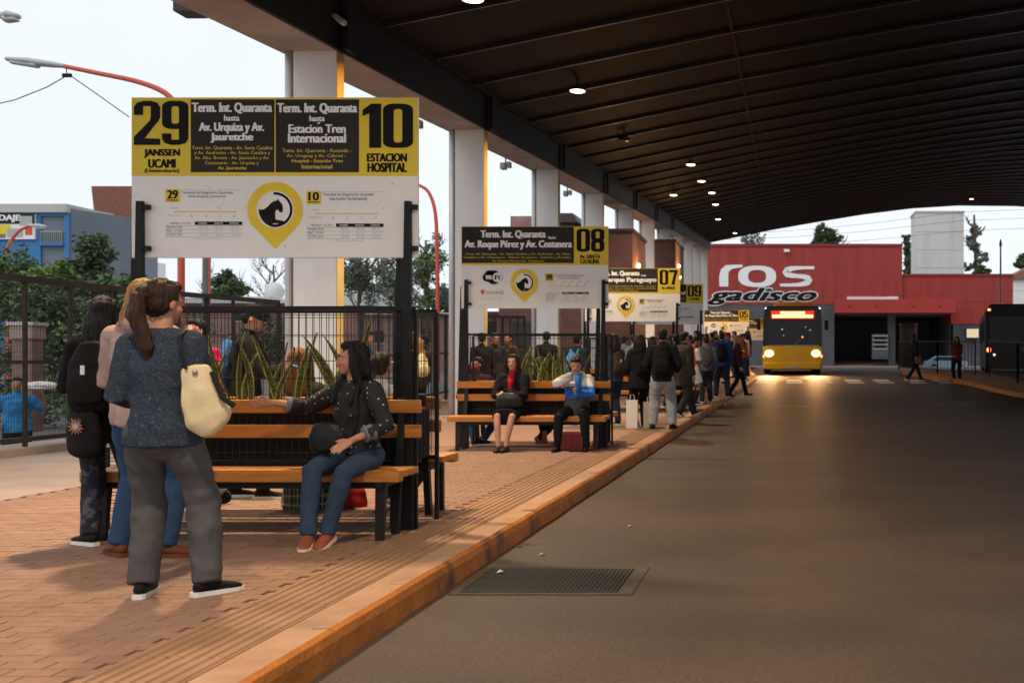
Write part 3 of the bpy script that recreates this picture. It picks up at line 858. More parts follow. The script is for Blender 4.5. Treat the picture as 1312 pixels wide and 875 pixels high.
sign((UN[5][0] + .5, UN[5][1], z[5] - .5), 'farthest route sign for line 03 left of the bus', lambda b, W, H, y: face_nine(b, W, H, y, '03', 'Av. López y Planes', ('Av. LOPEZ',)))
BL = ['nearest front wooden bench with the woman in the dotted blouse', 'front bench with the seated woman in black and the boy', 'front bench behind the girl and backpack wearing man in the queue', 'farthest front bench deep in the crowd']
BR = ['rear wooden bench back to back with the nearest bench', 'rear bench behind the seated woman in black and the boy', 'rear bench hidden behind the head of the queue', 'farthest rear bench deep in the crowd']
b0 = bench((UN[0][0], UN[0][1], 0), 0, BL[0])
for i in range(4):
    X, y0 = UN[i][0], UN[i][1]
    if i:
        c = copy_tree(b0, (X, y0, z[i])); c['label'] = BL[i]
    c = copy_tree(b0, (X - .07, y0 + 1.62, z[i])); c.rotation_euler[2] = math.pi; c['label'] = BR[i]; c.name = 'park_bench'
planter((UN[0][0], UN[0][1], 0), 'black wire planter full of snake plants behind the nearest bench', [(-.50, 'tall yellow edged snake plant by the cap wearing man'), (.02, 'snake plant clump in front of the brown haired woman'), (.42, 'snake plant behind the woman in the polka dot blouse')], 7, 4)
planter((UN[1][0], UN[1][1], 0), 'black wire planter of snake plants behind the 08 bench', [(-.1, 'bushy snake plant beside the woman in the black coat'), (.25, 'snake plant between the seated woman and the boy'), (.5, 'snake plant behind the boy with the blue cup')], 13, 9)
planter((UN[2][0], UN[2][1], z[2]), 'wire planter under the 07 sign behind the queue', [], 0, 1)

# small wire rack at the left end of the first bench
rk = empty('wire_rack', (-4.93, 7.72, 0), 'thin black wire rack standing at the left end of the nearest bench', 'rack')
for x in (0, .34):
    for y in (0, .26): MB().box(x - .011, x + .011, y - .011, y + .011, 0, .60).build('post', M_steel, rk)
wm = MB()
for k in range(10):
    zz = .08 + k * .055
    wm.box(0, .34, -.003, .003, zz, zz + .005); wm.box(0, .34, .257, .263, zz, zz + .005)
wm.build('wire_mesh', M_wire, rk)['kind'] = 'stuff'

# ------------------------------------------------------------------ perimeter fence
M_fence = mat('fence paint', (.022, .017, .016, 1), .5, (.035, .028, .024, 1), scale=5)
M_fmesh = mat('fence wire', (.03, .026, .024, 1), .6)
def fence(p0, p1, H, step, label, z0=.1):
    p0, p1 = Vector(p0), Vector(p1)
    n = max(1, round((p1 - p0).length / step))
    t = empty('perimeter_fence', (p0.x, p0.y, rise(p0.y)), label, 'fence')
    o0 = Vector((p0.x, p0.y, rise(p0.y)))
    def g_(q, z): return Vector((q.x, q.y, rise(q.y) + z)) - o0
    for i in range(n + 1):
        q = p0.lerp(p1, i / n)
        w = .07 if i % 3 == 0 else .045
        MB().bar(g_(q, z0 - .1), g_(q, H - .02), w, w, up=(0, 1, 0)).build('post', M_fence, t)
    for i in range(n):
        a, b = p0.lerp(p1, i / n), p0.lerp(p1, (i + 1) / n)
        for z_, w in ((H, .085), (1.22, .05), (.20, .06)):
            MB().bar(g_(a, z_), g_(b, z_), .05, w).build('rail', M_fence, t)
        wm = MB()
        L = (b - a).length; m = int(L / .05)
        for k in range(1, m):
            q = a.lerp(b, k / m); wm.bar(g_(q, .2), g_(q, H), .0035, .0035, up=(0, 1, 0))
        zz = .3
        while zz < H: wm.bar(g_(a, zz), g_(b, zz), .0035, .0035); zz += .15
        wm.build('mesh_panel', M_fmesh, t)['kind'] = 'stuff'
fence((-10, 8), (-10.1, 21.9), 2.32, .95, 'tall black mesh fence closing the platform on the left')
fence((-8.9, 23.1), (-8.75, 37), 2.2, .95, 'black mesh fence section running behind the second column')

# brown clad kiosks between the columns
M_brown = mat('brown rough cladding', (.14, .068, .055, 1), .85, (.19, .095, .08, 1), scale=2.4, detail=8, bump=.6, bscale=18, c3=(.12, .06, .05, 1), s3=1.4, f3=(.5, .8))
def kiosk(x0, x1, y0, y1, zt, label, win=True):
    zb = rise(y0) - .05
    t = empty('clad_kiosk', ((x0 + x1) / 2, (y0 + y1) / 2, zb), label, 'kiosk')
    cx, cy = (x0 + x1) / 2, (y0 + y1) / 2
    MB().box(x0 - cx, x1 - cx, y0 - cy, y1 - cy, 0, zt - zb).build('wall', M_brown, t)
    MB().box(x0 - cx - .06, x1 - cx + .06, y0 - cy - .06, y1 - cy + .06, zt - zb, zt - zb + .1).build('coping', mat('dark coping', (.07, .05, .045, 1), .6), t)
    MB().box(x0 - cx + .5, x0 - cx + 1.4, y0 - cy - .02, y0 - cy + .04, 0, 2.1).build('door', mat('kiosk door', (.05, .045, .04, 1), .5), t)
    for k in (0, 1):
        zz = zt - 1.15 - k * .55
        l_ = empty('wall_lamp', (x1 + .06, y0 + 1.2 + k * .4, zz), ('upper' if not k else 'lower') + ' glowing wall lamp of the ' + label[:label.index(' tall')] + ' brown kiosk', 'lamp', 'wall lamps on the kiosks')
        MB().ell((0, 0, 0), (.07, .07, .09), n=12, k=8).build('globe', M_lampglow, l_, smooth=True)
        MB().box(-.06, 0, -.03, .03, -.03, .03).build('bracket', M_lampbody, l_)
        if True:
            ld = bpy.data.lights.new('wall_light', 'POINT'); ld.energy = 45; ld.color = (1, .5, .16); ld.shadow_soft_size = .09
            lo = bpy.data.objects.new('wall_light', ld); COL.objects.link(lo); lo.parent = l_; lo.location = (.28, 0, -.1)
kiosk(-10.4, -5.5, 40.0, 43.8, 6.0, 'nearer tall brown clad kiosk behind the 07 sign')
kiosk(-9.2, -5.45, 55.5, 59.8, 7.35, 'farther tall brown clad kiosk beyond the first')
# ------------------------------------------------------------------ vehicles
M_buy = mat('bus yellow paint', (.60, .40, .02, 1), .3, (.52, .34, .02, 1), scale=1.5)
M_bug = mat('bus glass', (.012, .011, .012, 1), .12, spec=.22)
M_blk = mat('rubber black', (.012, .012, .012, 1), .8)
M_chr = mat('dull metal', (.35, .34, .33, 1), .35, metal=.7)
M_head = mat('headlight glow', (1, .9, .7, 1), .3, emit=(1, .55, .16, 1), estr=5)
M_led = mat('destination led', (1, .3, .05, 1), .4, emit=(1, .38, .10, 1), estr=7)
M_ledr = mat('red led glow', (.6, .02, .01, 1), .4, emit=(1, .05, .02, 1), estr=.6)
M_mark = mat('marker light', (1, .8, .6, 1), .4, emit=(1, .75, .5, 1), estr=6)
M_tail = mat('tail light', (1, .1, .03, 1), .4, emit=(1, .16, .05, 1), estr=5)
M_cabin = mat('cabin lamp', (.4, .38, .35, 1), .4, emit=(1, .9, .8, 1), estr=.6)
M_seat = mat('bus seat', (.05, .05, .07, 1), .8)
def wheel(parent, x, y, r=.48):
    w = MB().tube([(x - .13, y, r), (x + .13, y, r)], r, 22, cap=False).build('wheel', M_blk, parent)
    MB().tube([(x - .14, y, r), (x + .14, y, r)], r * .55, 16, cap=False).build('rim', M_chr, w)
DB = 46.7
bus = empty('city_bus', (.42, DB, rise(DB) - .15), 'yellow city bus with lit headlights and glowing destination display facing the viewer', 'bus')
L_ = 11.5
body = MB()
sec = [(-1.24, .30), (1.24, .30), (1.27, .45), (1.27, 1.20), (1.25, 2.2), (1.20, 2.78), (1.05, 2.93), (-1.05, 2.93), (-1.20, 2.78), (-1.25, 2.2), (-1.27, 1.20), (-1.27, .45)]
body.prism(sec, .25, L_)
body.build('body', M_buy, bus, bevel=.03)
# front shell: lower bumper bulges forward, black windscreen surround, orange roof pod
fr = MB()
prof = [(-1.27, .28), (-1.27, 1.18), (-1.15, 1.22), (0, 1.24), (1.15, 1.22), (1.27, 1.18), (1.27, .28), (1.1, .22), (-1.1, .22)]
fr.prism(prof, .02, .26); fr.build('front_panel', M_buy, bus, bevel=.05)
MB().box(-1.2, 1.2, -.06, .02, .24, .52).build('bumper', M_buy, bus, bevel=.05)
MB().box(-.30, .30, -.075, -.055, .30, .40).build('number_plate', mat('plate', (.4, .4, .38, 1), .5), bus)
MB().prism([(-1.275, 1.24), (1.275, 1.24), (1.262, 2.3), (1.215, 2.79), (1.06, 2.945), (-1.06, 2.945), (-1.215, 2.79), (-1.262, 2.3)], .10, .9).build('windscreen_surround', M_bug, bus, bevel=.04)
ws = MB().prism([(-1.10, 1.30), (1.10, 1.30), (1.09, 2.32), (-1.09, 2.32)], .08, .10).build('windscreen', M_bug, bus)
for (x_, z_, r_, m_) in ((-.45, 1.95, .03, M_mark), (.75, 1.92, .025, M_mark), (.55, 2.05, .02, M_mark), (-.38, 1.68, .02, M_mark), (.42, 1.62, .03, M_tail)): MB().ell((x_, .075, z_), (r_, .01, r_), n=10, k=6).build('cabin_light', M_cabin if m_ is M_mark else m_, bus, smooth=True)
MB().ell((.55, .082, 1.62), (.17, .004, .2), n=14, k=8).build('driver_seat', M_seat, bus, smooth=True)
MB().box(-1.12, 1.12, .04, .09, 1.235, 1.275).build('wiper_rail', M_chr, bus)
MB().bar((.05, .06, 1.28), (.35, .05, 1.52), .03, .015, mi=0).build('wiper', mat('wiper', (.2, .3, .4, 1), .4), bus)
MB().prism([(-.86, 2.86), (.86, 2.86), (.74, 3.08), (.5, 3.14), (-.5, 3.14), (-.74, 3.08)], .22, 2.6).build('roof_pod', mat('pod orange', (.42, .20, .02, 1), .4), bus, bevel=.04)
dm = MB().box(-.92, .92, .055, .08, 2.40, 2.74).build('destination_display', M_ledr, bus)
lb = MB()
random.seed(4)
for row, (a, b, z0, z1) in enumerate(((-.52, .52, 2.60, 2.70), (-.86, .86, 2.45, 2.57))):
    x = a
    while x < b:
        w = random.uniform(.05, .09)
        lb.box(x, min(x + w, b), .04, .056, z0, z1); x += w + .018
o = lb.build('display_text', M_led, dm); o['kind'] = 'stuff'
for x in (-.30, -.10, .10, .30): MB().ell((x, .16, 2.86), (.055, .04, .035), n=10, k=6).build('roof_light', M_mark, bus, smooth=True)
for x in (-1.1, 1.1): MB().ell((x, .16, 2.84), (.09, .05, .045), n=10, k=6).build('marker_light', M_mark, bus, smooth=True)
for x in (-1.0, 1.0):
    h = MB().ell((x, .02, .92), (.19, .06, .15), n=16, k=8).build('headlight', M_head, bus, smooth=True)
    ld = bpy.data.lights.new('head_beam', 'SPOT'); ld.energy = 600; ld.color = (1, .5, .18); ld.spot_size = R(75); ld.spot_blend = .9; ld.shadow_soft_size = .1
    lo = bpy.data.objects.new('head_beam', ld); COL.objects.link(lo); lo.parent = bus
    lo.location = (x, -.15, .92); lo.rotation_euler = (R(62), 0, R(180))
    MB().ell((x * 1.22, .10, .80), (.06, .1, .10), n=10, k=6).build('indicator', M_tail, bus, smooth=True)
    MB().bar((x * 1.22, .1, 2.35), (x * 1.44, -.10, 2.3), .03, .03).bar((x * 1.44, -.10, 2.32), (x * 1.44, -.10, 1.92), .16, .08, up=(0, 1, 0)).build('mirror', M_blk, bus, bevel=.01)
for x in (-1.13, 1.13):
    for y in (2.6, 8.6): wheel(bus, x, y)
for x in (-1.262, 1.262):
    for i in range(7): MB().box(x - .006, x + .006, .9 + i * 1.45, 2.2 + i * 1.45, 1.35, 2.35).build('side_window', M_bug, bus)

# second vehicle, dark coach at the far stop on the right
DC = 43.5
co = empty('dark_coach', (9.35, DC, rise(DC) - .15), 'dark parked coach with small red and orange lights cut off by the right edge', 'bus', rz=R(-9))
M_cod = mat('coach dark paint', (.012, .011, .010, 1), .4, (.009, .011, .009, 1), scale=1)
MB().prism([(-1.25, .35), (1.25, .35), (1.27, 2.7), (1.05, 2.95), (-1.05, 2.95), (-1.27, 2.7)], 0, 11).build('body', M_cod, co, bevel=.05)
MB().box(-1.1, 1.1, -.02, .02, 1.4, 2.45).build('rear_window', mat('coach glass', (.012, .004, .004, 1), .12, spec=.15), co, bevel=.01)
MB().box(-1.2, 1.2, -.05, .03, .4, .7).build('bumper', M_blk, co, bevel=.02)
for x in (-1.12, 1.12):
    MB().ell((x, -.02, 2.72), (.07, .04, .05), n=10, k=6).build('marker_light', M_tail, co, smooth=True)
    MB().ell((x, -.03, 1.12), (.10, .04, .10), n=10, k=6).build('tail_light', M_tail, co, smooth=True)
    MB().ell((x * .82, -.03, .92), (.05, .04, .05), n=10, k=6).build('reflector', M_mark, co, smooth=True)
for x in (-1.1, 1.1):
    for y in (2.5, 8.5): wheel(co, x, y)
for i in range(6): MB().box(-1.268, -1.255, 1 + i * 1.6, 2.4 + i * 1.6, 1.5, 2.4).build('side_window', M_bug, co)
p = Print(.001, .1, 1.22, -.03); p.text('l', 'SERVICIO', 0, 0, 620, 90, .03, 1); p.text('l', 'URBANO', 80, 120, 560, 200, .03, 1); p.flush(co)

# ------------------------------------------------------------------ right island, kerb and railings
isl = [(5.15, 48), (5.6, 43), (6.1, 39.5), (6.45, 37), (6.55, 34.5), (6.8, 32), (7.4, 29.5), (8.4, 27.5), (11, 26), (16, 25.5)]
mb = MB(); mt = MB()
vs = []
for i, (x, y) in enumerate(isl):
    zz = rise(y)
    nx, ny = (.14, .03) if i < 7 else (.06, .14)
    vs.append([(x, y, zz - .16), (x + nx * .15, y + ny * .15, zz - .03), (x + nx * .4, y + ny * .4, zz), (x + nx, y + ny, zz + .001)])
for i in range(len(vs) - 1):
    for k in range(3): mb.add([vs[i][k], vs[i + 1][k], vs[i + 1][k + 1], vs[i][k + 1]], [(0, 1, 2, 3)])
ik = mb.build('island_kerb', M_kpaint, smooth=False)
tag(ik, 'curved orange painted kerb of the island on the right side of the roadway', 'kerb')
for i in range(len(isl) - 1):
    a, b = isl[i], isl[i + 1]
    mt.add([(a[0] + .12, a[1] + .03, rise(a[1]) - .003), (24, a[1] + .03, rise(a[1]) - .003), (24, b[1] + .03, rise(b[1]) - .003), (b[0] + .12, b[1] + .03, rise(b[1]) - .003)], [(0, 1, 2, 3)])
tag(mt.build('island_pavement', M_plat), kind='structure')
M_rail = mat('railing steel', (.04, .036, .034, 1), .5, (.06, .055, .05, 1), scale=3, metal=.4)
def railing(pts, H, label, step=.16, foot=True):
    t = empty('railing', (pts[0][0], pts[0][1], rise(pts[0][1])), label, 'railing')
    o0 = Vector((pts[0][0], pts[0][1], rise(pts[0][1])))
    for a, b in zip(pts[:-1], pts[1:]):
        a, b = Vector((a[0], a[1], rise(a[1]))) - o0, Vector((b[0], b[1], rise(b[1]))) - o0
        up = Vector((0, 0, 1))
        MB().bar(a + up * H, b + up * H, .05, .05).build('top_rail', M_rail, t)
        MB().bar(a + up * .14, b + up * .14, .04, .04).build('bottom_rail', M_rail, t)
        MB().bar(a, a + up * H, .06, .06, up=(0, 1, 0)).build('post', M_rail, t)
        MB().bar(b, b + up * H, .06, .06, up=(0, 1, 0)).build('post', M_rail, t)
        n = max(2, int((b - a).length / step))
        for k in range(1, n):
            q = a.lerp(b, k / n)
            MB().bar(q + up * .14, q + up * H, .022, .022, up=(0, 1, 0)).build('baluster', M_rail, t)
railing([(7.75, 41), (7.85, 36.5), (8.1, 33), (8.9, 30.6)], 1.35, 'steel railing on the island in front of the dark coach')
railing([(5.3, 50), (6.3, 44.5), (7.5, 42.6)], 1.3, 'railing behind the crosswalk where two people pass', .2)
railing([(-7.6, 31), (-6.9, 36)], 1.2, 'low black railing beside the columns behind the queue', .2)

# ------------------------------------------------------------------ red supermarket building
M_red = mat('red cladding', (.38, .055, .04, 1), .6, (.32, .045, .035, 1), scale=.35, stretch=(3, 3, .3), bump=.1, bscale=2, c4=(.24, .04, .03, 1), s4=.5, f4=(.55, .75))
M_redd = mat('red canopy', (.46, .055, .045, 1), .55, (.40, .05, .04, 1), scale=.5)
M_gw = mat('dark grey wall', (.085, .09, .10, 1), .8, (.11, .115, .125, 1), scale=.6)
M_dkin = mat('dark garage wall', (.13, .135, .155, 1), .85)
DF = 118.
gz = .78
def fx(px): return PX(px, DF)
def fz(py): return PZ(py, DF)
sh = empty('red_store', (0, DF, gz), 'big red clad store with white and black lettering above a grey ground floor', 'building')
def fb_(name, x0, x1, y0, y1, p0, p1, m, bevel=0):
    return MB().box(fx(x0), fx(x1), y0, y1, fz(p1) - gz, fz(p0) - gz).build(name, m, sh, bevel=bevel)
fb_('red_wall', 820, 1156, 0, 9, 314, 390, M_red)
fb_('parapet_trim', 820, 1156.6, -.12, .0, 312.6, 316, mat('dark red trim', (.25, .04, .035, 1), .5))
fb_('red_wing', 1156.2, 1299, .4, 9, 352, 386, M_red)
fb_('red_wing_lower', 1219, 1299, .4, 9, 386.2, 415, M_red)
fb_('wing_trim', 1156.7, 1299.5, .28, .4, 350.6, 353.5, mat('dark red trim', (.25, .04, .035, 1), .5))
fb_('grey_wall', 820, 1069, .05, .5, 390.2, 478, M_gw)
fb_('grey_wall', 1219, 1299, .5, 1, 415.2, 478, M_gw)
cano = fb_('entrance_canopy', 1068.5, 1221, -2.2, .6, 385, 402, M_redd, .02)
for x in (1087, 1121, 1168, 1201):
    MB().ell((fx(x), -2.22, fz(394) - gz), (.16, .03, .12), n=10, k=6).build('canopy_bolt', mat('dull red disc', (.22, .03, .03, 1), .6), cano)
fb_('white_lintel', 1085, 1151, -.05, .04, 380, 383.5, M_bwhite)
fb_('ceiling', 1069, 1221, .6, 18, 400, 403, M_dkin)
fb_('garage_back_wall', 1060, 1230, 17, 17.4, 395, 478, M_dkin)
fb_('garage_side_wall', 1066, 1069, .5, 17, 395, 478, M_gw)
fb_('garage_side_wall', 1219.2, 1222, .5, 17, 395, 478, M_gw)
fb_('pillar', 1138, 1147.5, .3, 1.0, 402, 476, M_gw)
lv = fb_('ventilation_unit', 1117, 1137.6, -.4, .25, 428, 460, M_gw)
for k in range(3): MB().box(fx(1120), fx(1134.5), -.44, -.4, fz(436 + k * 5.6) - gz, fz(431.6 + k * 5.6) - gz).build('louvre', M_blk, lv)
for k in range(4): MB().box(fx(1117.5), fx(1137), -.46, -.4, fz(431 + k * 5.5) - gz, fz(429.8 + k * 5.5) - gz).build('louvre_frame', mat('pale frame', (.5, .5, .5, 1), .5), lv)
# flat-mounted lettering "ros" in thick strokes
def stroke(pts, w, y0, y1, mb, px=True):
    pts = [Vector((a, b)) for a, b in pts]
    L, Rr = [], []
    for i, q in enumerate(pts):
        t = (pts[min(i + 1, len(pts) - 1)] - pts[max(i - 1, 0)]).normalized()
        n_ = Vector((-t.y, t.x)); ww = w[i] if isinstance(w, list) else w
        L.append(q + n_ * ww / 2); Rr.append(q - n_ * ww / 2)
    n = len(pts)
    vs = [(p.x, y, p.y) for y in (y0, y1) for S_ in (L, Rr) for p in S_]
    fs = []
    for i in range(n - 1):
        fs += [(i, i + 1, n + i + 1, n + i), (2 * n + i, 3 * n + i, 3 * n + i + 1, 2 * n + i + 1), (i, 2 * n + i, 2 * n + i + 1, i + 1), (n + i, n + i + 1, 3 * n + i + 1, 3 * n + i)]
    fs += [(0, n, 3 * n, 2 * n), (n - 1, 3 * n - 1, 4 * n - 1, 2 * n - 1)]
    mb.add(vs, fs)
K = 8.2
def zc(a, b): return (PX(900 + a / K, DF), PZ(300 + b / K, DF) - gz)
lt = MB(); kk = DF / 1400 / K
st = [zc(*q) for q in ((225, 552), (225, 440), (235, 390), (265, 358), (310, 345), (420, 335))]
stroke(st, [95 * kk, 95 * kk, 88 * kk, 70 * kk, 42 * kk, 26 * kk], -.10, -.001, lt)
lt.build('letter_r', M_tw, sh)
def ringletter(cx, cy, rx, ry, hx, hy, name):
    m = MB(); n = 32
    def se(a, rx, ry):
        c, s_ = math.cos(a), math.sin(a); e = .8
        return zc(cx + rx * math.copysign(abs(c) ** e, c), cy - ry * math.copysign(abs(s_) ** e, s_))
    for i in range(n):
        a, b = 2 * math.pi * i / n, 2 * math.pi * (i + 1) / n
        m.prism([se(a, rx, ry), se(b, rx, ry), se(b, hx, hy), se(a, hx, hy)], -.10, -.001)
    m.build(name, M_tw, sh)
ringletter(575, 445, 200, 112, 95, 68, 'letter_o')
sm_ = MB()
st = [zc(*q) for q in ((1175, 355), (1080, 355), (1000, 356), (935, 364), (888, 382), (876, 402), (890, 422), (935, 436), (1000, 442), (1065, 448), (1108, 462), (1120, 484), (1106, 508), (1064, 524), (1000, 534), (910, 536), (815, 536))]
stroke(st, [q * kk for q in (30, 32, 38, 52, 68, 74, 66, 50, 42, 48, 62, 72, 66, 50, 38, 32, 30)], -.10, -.001, sm_)
sm_.build('letter_s', M_tw, sh)
pp = Print(DF / 1400 / K, PX(900, DF), PZ(300, DF) - gz, -.02, .004)
qi = 0
for dx, dz in [(24 * math.cos(a * .5236), 13 * math.sin(a * .5236)) for a in range(12)] + [(12, 0), (-12, 0), (0, 0)]:
    v_, f_ = textgeo('gadisco', 0, 3, 1.0, .35); qi += 1
    pp.mb.setdefault('w', MB()).add([pp.pt(60 + dx + a * 1135, 745 + dz - b * 180, 1 + .5 * qi) for a, b in v_], f_)
pp.text('k', 'gadisco', 52, 568, 1203, 742, .06, 14, shear=.35)
pp.flush(sh)
fl = empty('flood_light', (fx(1008), DF - .5, fz(322)), 'white floodlight box on the red wall above the lettering', 'spotlight')
MB().box(-.3, .3, -.25, .1, -.15, .15).build('lamp_box', M_bwhite, fl, bevel=.03)
MB().box(-.05, .05, .1, .5, -.05, .05).build('bracket', M_lampbody, fl)
kq = empty('lit_notice', (fx(1246), DF - .1, fz(427)), 'lit yellowish notice box on the grey wall at the right of the store', 'sign')
MB().box(-.72, .72, 0, .5, -.55, .55).build('frame', M_lampbody, kq)
MB().box(-.64, .64, -.02, -.001, -.47, .47).build('lit_panel', mat('notice glow', (.7, .62, .42, 1), .5, (.55, .42, .2, 1), scale=2, emit=(1, .85, .55, 1), estr=.35), kq)
rk_ = MB(); rk_.tube([(0, 0, 0), (0, 0, 3.3)], .68, 20, cap=False)
bk = empty('brick_pillar', (PX(1164, 86), 86, rise(86) - .15), 'round brown brick pillar standing in front of the garage opening', 'pillar')
rk_.build('shaft', mat('brown brick', (.12, .075, .05, 1), .9, (.08, .05, .035, 1), scale=9, stretch=(1, 1, 3)), bk, smooth=True)
MB().tube([(0, 0, 3.3), (0, 0, 3.45)], .74, 20, cap=False).build('cap', mat('dark coping', (.07, .05, .045, 1), .6), bk)
rp = MB(); rp.add([(fx(1069), DF + .3, .81), (fx(1220), DF + .3, .81), (fx(1220), DF + 17, 1.75), (fx(1069), DF + 17, 1.75)], [(0, 1, 2, 3)])
tag(rp.build('garage_ramp', M_grey), kind='structure')
lw = empty('blue_car', (PX(1212, 108), 108, .45), 'blue and white car parked before the garage behind the railing', 'car')
cb = MB(); cb.prism([(-2.1, .3), (2.1, .3), (2.1, .78), (1.3, .92), (.75, 1.35), (-1.0, 1.38), (-1.7, .95), (-2.1, .85)], -.8, .8)
cb.build('body', mat('pale blue paint', (.25, .38, .55, 1), .3), lw, bevel=.06)
MB().prism([(1.1, .93), (.68, 1.28), (-.92, 1.31), (-1.45, .95)], -.815, -.805).build('side_window', M_bug, lw)
for x in (-1.3, 1.3): MB().tube([(x, -.82, .3), (x, -.6, .3)], .3, 16, cap=False).build('wheel', M_blk, lw)

# white tower behind the store
tw = empty('white_tower', (PX(1204, 140), 140, 0), 'plain white rectangular tower rising behind the store', 'tower')
MB().box(-3.1, 3.1, 0, 5, 0, PZ(273, 140)).build('wall', mat('weathered white', (.66, .66, .64, 1), .8, (.58, .57, .54, 1), scale=.3, c3=(.4, .39, .36, 1), s3=.25, f3=(.55, .9), stretch=(1.5, 1.5, .5)), tw)
MB().box(-3.2, 3.2, -.1, 5.1, PZ(273, 140), PZ(270.5, 140)).build('coping', M_tl, tw)
for k in range(4): MB().box(-3.102, 3.102, -.03, -.001, 11 + k * 2.3, 11.04 + k * 2.3).build('panel_joint', M_tl, tw)
rh = empty('small_house', (PX(1320, 135), 135, 0), 'small pale house with brown roof at the far right edge', 'house')
MB().box(-2.6, 4, 0, 8, 0, PZ(356, 135)).build('wall', M_bwhite, rh)
MB().prism([(-3.1, PZ(358, 135)), (4.5, PZ(358, 135)), (1, PZ(336, 135))], -.5, 8.5).build('roof', mat('tile brown', (.28, .13, .08, 1), .8), rh)

# ------------------------------------------------------------------ left background buildings
BD = 45.
def bx_(px, d=BD): return PX(px, d)
M_blue = mat('blue wall', (.07, .22, .46, 1), .7, (.06, .19, .41, 1), scale=.6)
M_gblue = mat('grey blue wall', (.20, .235, .28, 1), .8, (.17, .20, .245, 1), scale=.5, c3=(.14, .16, .19, 1), s3=.4, f3=(.5, .8))
hb = empty('blue_hotel', (bx_(0), BD, 0), 'blue two storey guesthouse with white parapet, billboard and balcony', 'building')
ox = bx_(0)
def hb_(name, x0, x1, y0, y1, p0, p1, m, par=None, z0=None):
    return MB().box(bx_(x0) - ox, bx_(x1) - ox, y0, y1, PZ(p1, BD) if z0 is None else z0, PZ(p0, BD)).build(name, m, par or hb)
hb_('wall', -160, 52, 0, 3, 273, 460, M_blue)
hb_('wall', 52, 82, 1.0, 3, 273, 460, mat('deep blue wall', (.03, .12, .36, 1), .7))
hb_('wall', 82, 88, 0, 3, 273, 460, M_blue)
hb_('lintel', 52, 82, 0, 1.0, 273, 277, M_blue)
hb_('parapet', -160, 88.5, -.15, 3, 262, 272.8, mat('cream parapet', (.55, .54, .50, 1), .8, (.48, .46, .42, 1), scale=1))
w = hb_('window', 57.5, 81, .94, .99, 281, 311, M_bug)
for a, b in ((56.5, 58), (69, 71.2), (80.4, 82)): hb_('window_frame', a, b, .90, .96, 281, 311, M_tw, hb)
hb_('window_frame', 56.6, 82, .9, .95, 280, 282, M_tw)
hb_('balcony_slab', 53, 82, -.1, .9, 311, 315, M_blue)
for k in range(11): hb_('baluster', 54 + k * 2.6, 54.7 + k * 2.6, -.08, -.04, 297, 311, M_chr)
hb_('balcony_rail', 53, 82, -.09, -.03, 296.4, 297.6, M_chr)
w2 = hb_('window', 66, 76, .94, .99, 320, 329, M_tw)
bbb = hb_('billboard', -110, 47, -.12, -.01, 274.5, 307, M_bwhite)
pb = Print(BD / 1400, bx_(-110) - ox, PZ(274.5, BD), -.13)
pb.rect('D', 0, 0, 157, 13, .5)
pb.text('w', 'HOSPEDAJE', 72, 1.5, 139, 11, .05, 2)
pb.rect('l', 138, 3, 154, 15, 1); pb.rect('Y', 112, 14, 126, 26, 1); pb.rect('r', 145, 17, 154, 27, 1); pb.rect('l', 122, 19, 142, 30, 1.5); pb.rect('g', 104, 26, 120, 31, 1)
pb.flush(bbb)
MB().prismz([(bx_(88) - ox, 0), (bx_(88) - ox + .01, 3.2), (bx_(88) - ox - 3, 3.2), (bx_(88) - ox - 3, 0)], 0, 7.0).build('rear_block', M_gblue, hb, (0, .3, 0))
gb = empty('grey_block', (bx_(88) + .05, BD + .1, 0), 'windowless grey blue side block beside the blue guesthouse', 'building')
MB().prismz([(0, 0), (.85, 3.4), (-3, 3.4), (-3, 0)], 0, 7.55).build('wall', M_gblue, gb)
MB().prismz([(.3, 3.41), (.95, 3.41), (1.1, 4.3), (.3, 4.3)], 0, 7.2).build('wall', mat('pale grey wall', (.26, .29, .33, 1), .8), gb)
M_brick = mat('old brick', (.30, .13, .085, 1), .9, (.20, .09, .06, 1), scale=6, stretch=(1, 1, 3), bump=.5, bscale=20)
ch = empty('brick_stack', (PX(146, 53), 53, 0), 'tapered old brick tank tower behind the grey block', 'tower')
c_ = MB(); a, b = 1.05, .82
c_.add([(-b, 0, 7), (a, 0, 7), (a, 1.8, 7), (-b, 1.8, 7), (-a - .05, 0, 9.75), (a, 0, 9.75), (a, 1.8, 9.75), (-a - .05, 1.8, 9.75)], [(3, 2, 1, 0), (4, 5, 6, 7), (0, 1, 5, 4), (1, 2, 6, 5), (2, 3, 7, 6), (3, 0, 4, 7)])
c_.build('brick_head', M_brick, ch)
MB().box(-.8, 1.0, .1, 1.7, 0, 7).build('shaft', M_gblue, ch)
wh = empty('white_house', (PX(165, 60), 60, 0), 'white house wall seen just left of the sign post', 'house')
MB().box(-1.3, .9, 0, 2, 0, PZ(334, 60)).build('wall', M_bwhite, wh)
MB().box(-.1, .5, -.03, 0, 3.6, 4.2).build('window', M_bug, wh)

